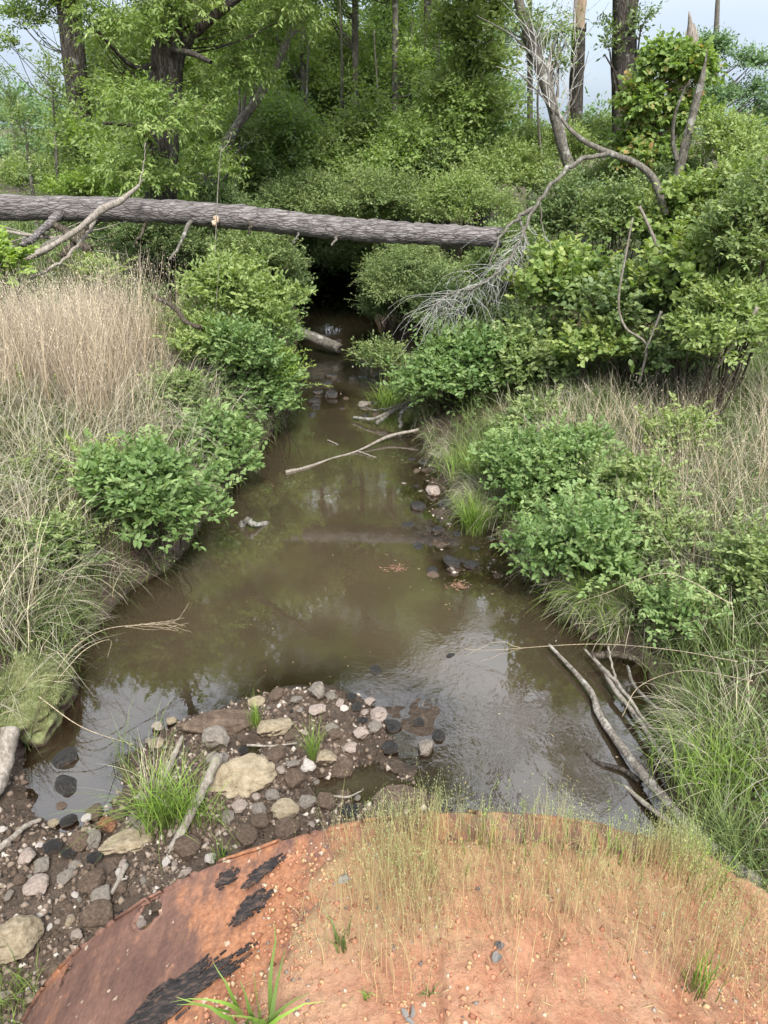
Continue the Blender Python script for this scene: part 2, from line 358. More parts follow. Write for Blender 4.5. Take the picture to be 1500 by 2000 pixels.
def rock_mat(name, dark, mid, light, rough=0.92, wet=False, moss=None, pit=1.0, spec=0.25):
    m, t, out = newmat(name); v = coords(t, 'Object')
    g = t.nodes.new('ShaderNodeObjectInfo')
    vm = t.nodes.new('ShaderNodeVectorMath'); vm.operation = 'ADD'; t.links.new(v, vm.inputs[0])
    cx = t.nodes.new('ShaderNodeCombineXYZ'); t.links.new(math_(t, 'MULTIPLY', g.outputs['Random'], 37.0), cx.inputs[0]); t.links.new(cx.outputs[0], vm.inputs[1])
    v = vm.outputs[0]
    n1 = noise(t, v, 9, 8, 0.72); n2 = noise(t, v, 60, 5, 0.7)
    c = ramp(t, n1, [(0.3, dark), (0.5, mid), (0.68, light)])
    c = mixc(t, 0.7, c, ramp(t, n2, [(0.3, (0.5, 0.5, 0.5)), (0.5, (1, 1, 1)), (0.75, (1.25, 1.22, 1.18))]), 'MULTIPLY')
    h = math_(t, 'ADD', n2, math_(t, 'MULTIPLY', n1, 1.5))
    nm = bump(t, h, 0.8 * pit, 0.012)
    # silt line: mud clings to the lower flank of every stone
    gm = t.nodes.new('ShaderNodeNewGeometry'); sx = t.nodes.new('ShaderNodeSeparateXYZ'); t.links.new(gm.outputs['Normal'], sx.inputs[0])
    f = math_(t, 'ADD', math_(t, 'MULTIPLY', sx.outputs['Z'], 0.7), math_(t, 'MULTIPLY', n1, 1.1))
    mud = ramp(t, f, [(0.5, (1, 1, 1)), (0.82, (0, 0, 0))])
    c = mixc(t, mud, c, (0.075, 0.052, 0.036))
    if moss:
        f2 = math_(t, 'ADD', math_(t, 'MULTIPLY', sx.outputs['Z'], 0.25), noise(t, v, 3, 5, 0.6))
        mo = mixc(t, ramp(t, noise(t, v, 14, 6, 0.75), [(0.36, (0, 0, 0)), (0.62, (1, 1, 1))]), (0.09, 0.11, 0.03), moss)
        c = mixc(t, ramp(t, f2, [(0.47, (0, 0, 0)), (0.62, (1, 1, 1))]), c, mo)
    principled(t, out, c, rough, nm, spec); return m
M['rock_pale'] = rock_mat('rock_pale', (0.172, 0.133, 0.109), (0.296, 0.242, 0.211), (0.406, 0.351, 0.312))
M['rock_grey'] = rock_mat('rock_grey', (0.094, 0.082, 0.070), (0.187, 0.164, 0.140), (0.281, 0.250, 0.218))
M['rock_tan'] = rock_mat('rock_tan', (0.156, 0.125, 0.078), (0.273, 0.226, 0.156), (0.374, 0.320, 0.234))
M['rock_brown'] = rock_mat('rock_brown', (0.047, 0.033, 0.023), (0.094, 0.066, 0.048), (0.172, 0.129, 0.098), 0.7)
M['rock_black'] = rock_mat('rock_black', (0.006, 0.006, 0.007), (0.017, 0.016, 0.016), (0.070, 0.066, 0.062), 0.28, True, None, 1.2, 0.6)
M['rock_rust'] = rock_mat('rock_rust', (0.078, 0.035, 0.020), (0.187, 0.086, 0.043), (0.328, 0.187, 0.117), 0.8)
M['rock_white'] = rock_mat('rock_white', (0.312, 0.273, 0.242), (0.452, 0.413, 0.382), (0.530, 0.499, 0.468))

# mud / bank ground
def ground_mat():
    m, t, out = newmat('bank_soil'); v = coords(t, 'Object')
    n1 = noise(t, v, 2.2, 6, 0.6); n2 = noise(t, v, 38, 7, 0.7); n3 = noise(t, v, 9, 6, 0.65)
    mud = ramp(t, n3, [(0.3, (0.043, 0.030, 0.021)), (0.5, (0.078, 0.055, 0.039)), (0.7, (0.121, 0.087, 0.065))])
    mud = mixc(t, 0.8, mud, ramp(t, n2, [(0.3, (0.45, 0.45, 0.45)), (0.55, (1.05, 1.05, 1.05)), (0.75, (1.6, 1.55, 1.5))]), 'MULTIPLY')
    lit = ramp(t, n3, [(0.3, (0.039, 0.035, 0.017)), (0.5, (0.078, 0.066, 0.033)), (0.75, (0.133, 0.109, 0.066))])
    lit = mixc(t, 0.7, lit, ramp(t, n2, [(0.3, (0.5, 0.5, 0.5)), (0.75, (1.5, 1.5, 1.4))]), 'MULTIPLY')
    c = mixc(t, attr(t, 'rnd'), mud, lit)                     # rnd = leaf litter cover, away from the water
    sand = ramp(t, n2, [(0.3, (0.312, 0.257, 0.195)), (0.7, (0.452, 0.398, 0.328))])
    c = mixc(t, attr(t, 'along'), c, sand)                    # along = bare sand patch
    h = math_(t, 'ADD', n2, math_(t, 'MULTIPLY', n3, 2.0))
    gm = t.nodes.new('ShaderNodeNewGeometry'); sx = t.nodes.new('ShaderNodeSeparateXYZ'); t.links.new(gm.outputs['Position'], sx.inputs[0])
    wet = ramp(t, sx.outputs['Z'], [(0.015, (0.32, 0.32, 0.32)), (0.10, (0.92, 0.92, 0.92))])
    dk = ramp(t, sx.outputs['Z'], [(0.0, (0.62, 0.60, 0.58)), (0.07, (1, 1, 1))])
    c = mixc(t, 1.0, c, dk, 'MULTIPLY')                       # soaked mud is darker mud
    principled(t, out, c, wet, bump(t, h, 0.9, 0.03), 0.4); return m
M['ground'] = ground_mat()
def mound_mat():
    m, t, out = newmat('orange_clay'); v = coords(t, 'Object')
    n1 = noise(t, v, 2.6, 6, 0.6, 0.6); n2 = noise(t, v, 48, 7, 0.75); n3 = noise(t, v, 11, 7, 0.7)
    c = ramp(t, n1, [(0.3, (0.285, 0.115, 0.065)), (0.5, (0.335, 0.170, 0.105)), (0.68, (0.365, 0.235, 0.15))])
    c = mixc(t, ramp(t, n3, [(0.45, (0, 0, 0)), (0.7, (0.624, 0.624, 0.624))]), c, (0.390, 0.250, 0.156))
    c = mixc(t, 0.75, c, ramp(t, n2, [(0.28, (0.55, 0.5, 0.48)), (0.5, (0.98, 0.98, 0.98)), (0.75, (1.3, 1.3, 1.3))]), 'MULTIPLY')
    c = mixc(t, attr(t, 'rnd'), c, mixc(t, n2, (0.234, 0.133, 0.062), (0.406, 0.273, 0.156)))
    h = math_(t, 'ADD', n2, math_(t, 'MULTIPLY', n3, 1.6))
    principled(t, out, c, 0.95, bump(t, h, 0.9, 0.012), 0.15); return m
M['mound'] = mound_mat()
def rust_mat():
    m, t, out = newmat('rusty_steel'); v = coords(t, 'Object')
    n1 = noise(t, v, 3.2, 8, 0.68, 0.4); n2 = noise(t, v, 70, 5, 0.7); n3 = noise(t, coords(t, 'Object', (1, 0.5, 1)), 9, 8, 0.75)
    c = ramp(t, n3, [(0.3, (0.066, 0.033, 0.027)), (0.5, (0.132, 0.069, 0.049)), (0.72, (0.183, 0.101, 0.082))])
    org = ramp(t, math_(t, 'ADD', math_(t, 'ADD', math_(t, 'MULTIPLY', n1, 0.5), math_(t, 'MULTIPLY', n3, 0.5)), math_(t, 'MULTIPLY', attr(t, 'rnd'), 0.055)), [(0.53, (0, 0, 0)), (0.60, (0.85, 0.85, 0.85))])
    c = mixc(t, org, c, ramp(t, n2, [(0.3, (0.218, 0.086, 0.039)), (0.7, (0.328, 0.156, 0.078))]))
    c = mixc(t, 0.6, c, ramp(t, n2, [(0.3, (0.6, 0.58, 0.56)), (0.7, (1.25, 1.25, 1.25))]), 'MULTIPLY')
    sp_ = ramp(t, noise(t, v, 26, 3, 0.5), [(0.68, (0, 0, 0)), (0.71, (1, 1, 1))])
    c = mixc(t, sp_, c, (0.328, 0.257, 0.187))
    principled(t, out, c, 0.75, bump(t, math_(t, 'ADD', n2, n3), 0.55, 0.006), 0.35); return m
M['rust'] = rust_mat()
def tar_mat():
    m, t, out = newmat('tar'); v = coords(t, 'Object', (1, 3, 1)); n = noise(t, v, 26, 6, 0.75)
    principled(t, out, ramp(t, n, [(0.3, (0.016, 0.014, 0.014)), (0.5, (0.04, 0.036, 0.036)), (0.58, (0.09, 0.065, 0.055)), (0.7, (0.16, 0.09, 0.06))]), 0.8, bump(t, n, 1.0, 0.015), 0.15); return m
M['tar'] = tar_mat()
def water_mat():
    m, t, out = newmat('muddy_water'); v = coords(t, 'Object')
    n1 = noise(t, coords(t, 'Object', (1, 1, 1)), 1.3, 3, 0.5)
    n2 = noise(t, coords(t, 'Object', (1, 0.7, 1)), 11, 3, 0.5, 0.4); n3 = noise(t, v, 34, 3, 0.5)
    rip = ramp(t, n1, [(0.40, (0.18, 0.18, 0.18)), (0.62, (1, 1, 1))])
    rip = mixc(t, 0.0, rip, (1, 1, 1))
    h = math_(t, 'MULTIPLY', math_(t, 'ADD', n2, math_(t, 'MULTIPLY', n3, 0.35)), math_(t, 'MULTIPLY', rip, attr(t, 'along')))
    nm = bump(t, h, 0.8, 0.02)
    body = t.nodes.new('ShaderNodeBsdfDiffuse')
    t.links.new(ramp(t, noise(t, v, 0.6, 4, 0.6), [(0.35, (0.044, 0.034, 0.021)), (0.65, (0.064, 0.048, 0.029))]), body.inputs['Color'])
    tr = t.nodes.new('ShaderNodeBsdfTransparent'); tr.inputs[0].default_value = (0.80, 0.66, 0.5, 1)
    m1 = t.nodes.new('ShaderNodeMixShader'); t.links.new(attr(t, 'rnd'), m1.inputs[0]); t.links.new(tr.outputs[0], m1.inputs[1]); t.links.new(body.outputs[0], m1.inputs[2])
    gl = t.nodes.new('ShaderNodeBsdfGlossy'); gl.inputs['Roughness'].default_value = 0.0; t.links.new(nm, gl.inputs['Normal'])
    fr = t.nodes.new('ShaderNodeFresnel'); fr.inputs['IOR'].default_value = 1.5; t.links.new(nm, fr.inputs['Normal'])
    m2 = t.nodes.new('ShaderNodeMixShader'); t.links.new(math_(t, 'MULTIPLY', fr.outputs[0], 2.8, True), m2.inputs[0])
    t.links.new(m1.outputs[0], m2.inputs[1]); t.links.new(gl.outputs[0], m2.inputs[2]); t.links.new(m2.outputs[0], out.inputs['Surface'])
    return m
M['water'] = water_mat()

# ------------------------------------------------------------------ the shape of the land
WPX = [(590, 640), (575, 700), (560, 760), (545, 830), (500, 885), (470, 935), (415, 990), (375, 1060), (330, 1115),
       (260, 1150), (215, 1200), (165, 1260), (135, 1300), (140, 1350), (105, 1420), (60, 1445), (50, 1520), (70, 1590), (125, 1628), (195, 1605),
       (240, 1545), (235, 1490), (300, 1440), (350, 1410), (420, 1388), (480, 1370), (560, 1345), (640, 1345), (700, 1362), (750, 1400), (765, 1450),
       (745, 1500), (830, 1540), (885, 1600)]
WPR = [(1280, 1640), (1300, 1560), (1285, 1470), (1275, 1380), (1265, 1310), (1200, 1275), (1130, 1235), (1090, 1190), (1045, 1130), (1045, 1100), (990, 1090), (965, 1040),
       (900, 1015), (880, 960), (850, 915), (830, 870), (812, 850), (800, 790), (770, 720), (745, 660), (730, 620)]
WP = [(-12, 33), (-9, 30), (-6.5, 26.5), (-3.6, 22.5), (-2.25, 19.5)] + [tuple(at_z(*p)[:2]) for p in WPX] + [(0.35, 2.0), (0.3, 1.0), (1.1, 1.0), (1.5, 2.4)] + \
     [tuple(at_z(*p)[:2]) for p in WPR] + [(-0.45, 19.5), (-1.1, 21.8), (-3.6, 24.8), (-6.8, 28.5), (-10.5, 32.5)]
WP = np.array(WP)
def sdist(x, y):
    x = np.asarray(x, float).ravel(); y = np.asarray(y, float).ravel()
    best = np.full(x.shape, 1e9); ins = np.zeros(x.shape, bool); n = len(WP)
    for i in range(n):
        a = WP[i]; b = WP[(i + 1) % n]; e = b - a
        t = np.clip(((x - a[0]) * e[0] + (y - a[1]) * e[1]) / (e @ e), 0, 1)
        best = np.minimum(best, np.hypot(x - a[0] - t * e[0], y - a[1] - t * e[1]))
        c = (a[1] > y) != (b[1] > y)
        with np.errstate(divide='ignore', invalid='ignore'):
            xi = a[0] + (y - a[1]) * e[0] / (e[1] if e[1] != 0 else 1e-9)
        ins ^= c & (x < xi)
    return np.where(ins, -best, best)
SHOALS = [(*at_z(a, b)[:2], r) for a, b, r in ((860, 1000, .35), (850, 1060, .35), (900, 1120, .4), (820, 960, .35), (970, 1110, .3), (850, 925, .3), (650, 775, .6), (690, 720, .6), (830, 1400, .28), (790, 1480, .3))]
DIPS = [(*at_z(a, b)[:2], r, d) for a, b, r, d in ((625, 1545, .16, .12), (700, 1535, .16, .12), (485, 1468, .10, .12), (760, 1530, .2, .06), (575, 1480, .1, .08))]
def ground(x, y):
    x = np.asarray(x, float); y = np.asarray(y, float); shp = x.shape; xf, yf = x.ravel(), y.ravel()
    d = sdist(xf, yf) + fbm(xf * 3, yf * 3, 3) * 0.10
    bar = sstep(-3.0, -2.3, xf) * (1 - sstep(0.9, 1.3, xf)) * (1 - sstep(4.3, 4.9, yf))
    hb = 1.15 + 0.25 * fbm(xf * .4, yf * .4, 3) + 0.45 * sstep(10, 16, yf)
    hb = hb * (1 - 0.2 * sstep(0, 1.5, xf) * (1 - sstep(8, 10, yf)))
    dp = np.clip(d, 0, None)
    lipz = .18 - .08 * sstep(0, 1, xf); bank = lipz * sstep(0, 0.16, dp) + (hb - lipz) * (1 - np.exp(-np.clip(dp - 0.1, 0, None) / (1.35 + .55 * sstep(0, 1, xf)))) + 0.14 * fbm(xf * 2.5, yf * 2.5, 4) * sstep(0.1, 1, dp)
    barh = 0.012 + 0.10 * (1 - np.exp(-dp / 0.5)) + 0.085 * fbm(xf * 6, yf * 6, 4) * sstep(0.0, 0.25, dp) + 0.035 * fbm(xf * 24, yf * 24, 3)
    for (a_, b_, r_, dd_) in DIPS: barh = barh - dd_ * np.exp(-((xf - a_) ** 2 + ((yf - b_) * 1.3) ** 2) / r_ ** 2)
    out = bank * (1 - bar) + barh * bar
    inn = -np.minimum(0.42, np.abs(d) * (0.42 - .25 * sstep(5.4, 4.4, yf))) + 0.03 * fbm(xf * 5, yf * 5, 3)
    for (a_, b_, r_) in SHOALS:
        g_ = np.exp(-((xf - a_) ** 2 + ((yf - b_) * .8) ** 2) / r_ ** 2); inn = inn * (1 - g_) + g_ * (0.002 + .11 * fbm(xf * 5, yf * 5, 4))
    z = np.where(d > 0, out, inn)
    z = z + sstep(60, 400, np.hypot(xf, yf)) * 1.0
    return z.reshape(shp)
PC, PR, PY, PTOP, SH = 0.125, 1.32, 1.46, 2.164, 0.0875    # SH: the mouth is cut slightly askew
PZ = PTOP - PR
def pipez(x): return PZ + np.sqrt(np.clip(PR ** 2 - (np.asarray(x) - PC) ** 2, 0, None))
def soil_edge(y): return np.interp(y, [-1, 0.7, 1.0, 1.2, 1.46], [-.62, -.46, -.38, -.30, -.22]) + 0.16 * fbm(np.asarray(y) * 6, 3.3 + 0 * np.asarray(y), 5)
def mound_z(x, y):
    x = np.asarray(x, float); y = np.asarray(y, float)
    y = y - SH * x
    px_ = np.where(np.abs(x - PC) < PR, pipez(x), -1)
    top = 2.215 - 0.50 * np.clip(x - .18, 0, None) ** 2 * sstep(0, 1.3, y) + 0.035 * fbm(x * 3, y * 3, 4) + 0.026 * fbm(x * 13, y * 13, 4) + 0.014 * fbm(x * 45, y * 45, 2) - 0.018 * sstep(.06, .0, np.abs(fbm(x * 4 + 3, y * 1.6, 3)))
    top = np.maximum(top, 1.9) if np.ndim(top) == 0 else top
    th = 0.04 * (1 - sstep(1.34, 1.445, y) * (1 - sstep(.62, .85, x)))
    cover = px_ + th + 0.02 * fbm(x * 9, y * 9, 3) - 0.01
    s = np.where(x < PC, np.minimum(top, cover), np.maximum(top, cover))
    # left of the soil edge the pipe lies bare
    b = sstep(0, 0.16, x - soil_edge(y) + .12 * fbm(x * 12, y * 12, 3))
    s = s * b + (px_ - 0.07) * (1 - b)
    # front edge
    ye = 1.425 + .02 * sstep(.6, .85, x) + 0.04 * fbm(x * 4, 7.7, 3) - 0.12 * sstep(1.2, 2.4, x)
    inpipe = (x > PC) & (x < .74)
    s = np.where((x >= PC), s - np.where(inpipe, 0.10, 0.0) * sstep(ye - .12, ye + .03, y), s)
    drop = np.clip(y - ye, 0, None)
    s = s - np.where(inpipe, 0, 1) * np.where(x > PC, drop * 1.7, 0)
    s = np.where((y > PY - .02) & (x > PC - PR) & (x < .74), -0.6, s)
    # embankment to the left of the pipe
    lf = 2.2 - np.clip(y - 0.1, 0, None) * 1.7
    s = np.where(x < PC - PR + 0.02, lf, s)
    wl = x < -0.7
    s = np.where(wl & (x >= PC - PR + .02), np.minimum(s, px_ - .07), s)
    return s
def axis(a, b, core0, core1, step, grow=1.18):
    c = list(np.arange(core0, core1 + 1e-6, step)); s = step; lo = core0
    while lo > a: s *= grow; lo -= s; c.insert(0, lo)
    s = step; hi = core1
    while hi < b: s *= grow; hi += s; c.append(hi)
    return np.array(c)
def sheet(xs, ys, fz):
    X, Y = np.meshgrid(xs, ys); Z = fz(X, Y); n, m = len(ys), len(xs)
    i = np.arange(n - 1)[:, None] * m; j = np.arange(m - 1)[None]
    q = np.stack([i + j, i + j + 1, i + m + j + 1, i + m + j], -1).reshape(-1, 4)
    return X, Y, Z, q
xs = axis(-500, 500, -3.4, 3.6, 0.035, 1.12); ys = axis(-60, 900, 1.9, 7.0, 0.035, 1.06)
X, Y, Z, q = sheet(xs, ys, ground)
D = sdist(X, Y).reshape(X.shape)
bar = sstep(-3.0, -2.3, X) * (1 - sstep(0.9, 1.3, X)) * (1 - sstep(4.3, 4.9, Y))
litter = sstep(0.25, 0.8, D + 0.3 * fbm(X * 2, Y * 2, 3)) * (1 - bar)
sp0 = at_z(1345, 1020, 0.75); sand = 1 - sstep(0.2, 0.5, np.hypot((X - sp0[0]), (Y - sp0[1]) * .8) + 0.5 * fbm(X * 3, Y * 3, 3))
sp1 = at_z(1230, 850, .9); sand = np.maximum(sand, 1 - sstep(0.15, 0.4, np.hypot(X - sp1[0], Y - sp1[1]) + .4 * fbm(X * 3, Y * 3, 3)))
mb = MB(); mb.add(np.stack([X, Y, Z], -1), q, a=litter.ravel(), b=sand.ravel())
tag(mb.build('ground', M['ground'], smooth=True), kind='structure')

xs = axis(-60, 60, -1.3, 2.2, 0.012, 1.22); ys = axis(-80, 2.9, 0.5, 1.75, 0.011, 1.22); ys = ys[ys < 2.9]
X, Y, Z, q = sheet(xs, ys, mound_z)
gold = sstep(0.95, 1.3, Y + .4 * fbm(X * 3, Y * 3, 3)) * (1 - sstep(0.5, 1.0, X)) * .8
mb = MB(); mb.add(np.stack([X, Y, Z], -1), q, a=gold.ravel())
tag(mb.build('embankment', M['mound'], smooth=True), kind='structure')

# water sheet: opacity grows with real depth, ripples strongest in the shallow runs
xs = axis(-13, 4, -3.2, 2.2, 0.06, 1.1); ys = axis(0.6, 41, 2.0, 8.0, 0.06, 1.06)
X, Y = np.meshgrid(xs, ys); n, m = len(ys), len(xs)
D = -sdist(X, Y).reshape(X.shape); G = ground(X, Y)
i = np.arange(n - 1)[:, None] * m; j = np.arange(m - 1)[None]
q = np.stack([i + j, i + j + 1, i + m + j + 1, i + m + j], -1)
keep = np.maximum(np.maximum(D[:-1, :-1], D[1:, 1:]), np.maximum(D[1:, :-1], D[:-1, 1:])) > -0.18
keep |= (G[:-1, :-1] < 0.01) & (Y[:-1, :-1] > 2.2) & (Y[:-1, :-1] < 5) & (X[:-1, :-1] < 1)
murk = 1 - np.exp(-np.clip(-G, 0, None) * 10.0)
rp = 0.045 + 0.36 * np.exp(-(((X - 0.75) / 0.75) ** 2 + ((Y - 4.3) / 0.9) ** 2)) + 0.9 * np.exp(-(((Y - 13.2) / 1.6) ** 2)) + 0.3 * sstep(5, 3.5, Y) * 0
mb = MB(); mb.add(np.stack([X, Y, 0 * X + 0.004], -1), q[keep].reshape(-1, 4), a=np.clip(murk, 0.05, 0.97).ravel(), b=np.clip(rp, 0, 1).ravel())
tag(mb.build('water', M['water'], smooth=True), kind='structure')

# ------------------------------------------------------------------ rusty culvert pipe
pipe = empty('culvert_pipe', (PC, PY, PZ), 'large rusty steel culvert pipe poking out from under the orange clay bank', 'pipe')
def pipe_uv(px, py):
    a, b, c = ray(px, py)
    A = a * a + c * c; B = 2 * (a * (-PC) + c * (H - PZ)); C_ = PC ** 2 + (H - PZ) ** 2 - PR ** 2
    t = (-B - math.sqrt(max(B * B - 4 * A * C_, 0))) / (2 * A)
    x, y, z = a * t, b * t, H + c * t
    return math.atan2(x - PC, z - PZ), y - SH * x
mb = MB()
th = np.concatenate([np.linspace(-math.pi, -1.5, 60)[:-1], np.linspace(-1.5, 0.3, 330)[:-1], np.linspace(0.3, math.pi, 90)])
yy = np.concatenate([np.linspace(-3, 0.3, 12)[:-1], np.linspace(0.3, PY, 150)])
TH, YY = np.meshgrid(th, yy)
RR = PR + 0.0035 * fbm(TH * 6, YY * 6, 3) + 0.006 * sstep(PY - .075, PY - .07, YY) + 0.006 * fbm(TH * 1.5 + 9, YY * 2, 2)
hth, hy = pipe_uv(290, 1786)
dist = np.hypot((TH - hth) * PR / 1.05, (YY - hy) / 0.9); hr = 0.05
YE = YY + 0.0
# torn notch next to the rim
a1 = np.array(pipe_uv(146, 1884)); a2 = np.array(pipe_uv(112, 1936)); a3 = np.array(pipe_uv(128, 1893))
def tri(p, q_, r):
    s = lambda a, b, x, y: (b[0] - a[0]) * (y - a[1]) - (b[1] - a[1]) * (x - a[0])
    A, B, C_ = s(p, q_, TH, YY), s(q_, r, TH, YY), s(r, p, TH, YY)
    return ((A > 0) & (B > 0) & (C_ > 0)) | ((A < 0) & (B < 0) & (C_ < 0))
notch = tri(a1, a2, a3)
near = (dist < hr * 1.22) & (dist > hr * .75)
TH2 = np.where(near, hth + (TH - hth) / dist * hr, TH); YY2 = np.where(near, hy + (YY - hy) / dist * hr, YY)
# eaten rim
YY2[-1] -= 0.012 * vnoise(th * 14, 0 * th) + 0.01 * vnoise(th * 50, 0 * th + 4)
V = np.stack([np.sin(TH2) * RR, YY2 - PY + SH * (PC + np.sin(TH2) * RR), np.cos(TH2) * RR], -1)
dust = (1 - sstep(-.02, .42, soil_edge(YY2) - (PC + np.sin(TH2) * RR))) * (YY2 > .3)
n, m = TH.shape; i = np.arange(n - 1)[:, None] * m; j = np.arange(m - 1)[None]
q = np.stack([i + j, i + j + 1, i + m + j + 1, i + m + j], -1)
bad = (dist <= hr * .75) | notch
kb = ~(bad[:-1, :-1] | bad[1:, 1:] | bad[1:, :-1] | bad[:-1, 1:])
mb.add(V, q[kb].reshape(-1, 4), a=dust.ravel())
sh = mb.build('shell', M['rust'], pipe, smooth=True)
so_ = sh.modifiers.new('thick', 'SOLIDIFY'); so_.thickness = 0.012; so_.offset = -1
def tar_patch(cpx, cpy, r1, r2, rot, seed):
    ct, cy = pipe_uv(cpx, cpy); g = 120
    A, B = np.meshgrid(np.linspace(-1.2, 1.2, g), np.linspace(-1.2, 1.2, g))
    u = (A * math.cos(rot) - B * math.sin(rot)) ; v_ = (A * math.sin(rot) + B * math.cos(rot))
    f = np.hypot(A, B) + 1.3 * fbm(A * 2.2 + seed, B * 4 + seed, 4) + 1.1 * fbm(A * 9 + seed, B * 14 + seed, 3)
    tt = ct + (A * r1 * math.cos(rot) - B * r2 * math.sin(rot)) / PR; y2 = cy + A * r1 * math.sin(rot) + B * r2 * math.cos(rot)
    rr = PR + 0.010 + 0.006 * fbm(A * 3 + seed, B * 9, 3)
    V = np.stack([np.sin(tt) * rr, np.minimum(y2, PY - .02) - PY + SH * (PC + np.sin(tt) * rr), np.cos(tt) * rr], -1)
    i = np.arange(g - 1)[:, None] * g; j = np.arange(g - 1)[None]; q = np.stack([i + j, i + j + 1, i + g + j + 1, i + g + j], -1)
    k = f[:-1, :-1] < 0.8
    m_ = MB(); m_.add(V, q[k].reshape(-1, 4)); o = m_.build('tar_coating', M['tar'], pipe, smooth=True)
    s_ = o.modifiers.new('thick', 'SOLIDIFY'); s_.thickness = 0.005; s_.offset = -1
tar_patch(320, 1972, 0.20, 0.055, 0.35, 3)
tar_patch(490, 1775, 0.055, 0.03, 0.6, 11)
tar_patch(515, 1705, 0.06, 0.018, 0.5, 23)
tar_patch(445, 1718, 0.035, 0.025, 0.2, 41)

# ------------------------------------------------------------------ stones
def rock_mesh(name, mat, seed, sx=1, sy=1, sz=1, ang=0.22, sub=4, flat=0.0):
    import bmesh
    bm = bmesh.new(); bmesh.ops.create_icosphere(bm, subdivisions=sub, radius=0.5)
    rng = np.random.default_rng(seed)
    v = np.array([x.co[:] for x in bm.verts])
    pl = nrm(rng.normal(size=(9, 3))); dd = 0.29 + 0.15 * rng.random(9)
    for p, d in zip(pl, dd):                       # broken faces
        s = v @ p; over = np.clip(s - d, 0, None); v = v - over[:, None] * p[None] * 0.85
    o = rng.random() * 60
    dn = fbm(v[:, 0] * 3 + o, v[:, 1] * 3 + v[:, 2] * 2.1, 4) + fbm(v[:, 2] * 3 + o + 9, v[:, 0] * 2.3 - v[:, 1] * 1.7, 4)
    dn2 = fbm(v[:, 0] * 9 + o, v[:, 1] * 9 + v[:, 2] * 7, 4)
    v = v * (1 + ang * dn + 0.26 * dn2)[:, None] * np.array((sx, sy, sz))
    for b, c in zip(bm.verts, v): b.co = c
    me = bpy.data.meshes.new(name); bm.to_mesh(me); bm.free()
    me.polygons.foreach_set('use_smooth', np.full(len(me.polygons), sub > 3)); me.materials.append(mat); return me
rng = np.random.default_rng(5)
RV = {}
for k in ('pale', 'grey', 'tan', 'brown', 'black', 'rust', 'white'):
    RV[k] = [rock_mesh('stone', M['rock_' + k], 100 + s * 13 + len(k), 1, 0.8 + .15 * (s % 3), 0.62 + .12 * (s % 2), 0.3, 3) for s in range(5)]
CN = {'pale': 'pale pinkish grey', 'grey': 'grey', 'tan': 'tan', 'brown': 'muddy brown', 'black': 'wet black', 'rust': 'rusty orange brown', 'white': 'whitish'}
stones = []
def stone(px, py, wpx, k, label=None, asp=1.0, hz=0.75, group=None, sink=0.3, z=None, rot=None, nm='stone'):
    p = at_z(px, py, 0.06 if z is None else z); zz = float(ground(p[0], p[1]))
    p = at_z(px, py, max(zz, -0.03)); s = wpx * mpp(p)
    me = RV[k][int(rng.integers(5))]
    o = bpy.data.objects.new(nm, me); col.objects.link(o)
    s *= 1.08; hz = .88; o.scale = (s, s * asp, s * hz); o.rotation_euler = (rng.normal() * .15, rng.normal() * .15, rng.random() * 6.28 if rot is None else rot)
    o.location = (p[0], p[1], max(zz, -0.03) + s * hz * 0.33 * (1 - sink))
    stones.append((p[0], p[1], s)); tag(o, label, 'stone', group); return o
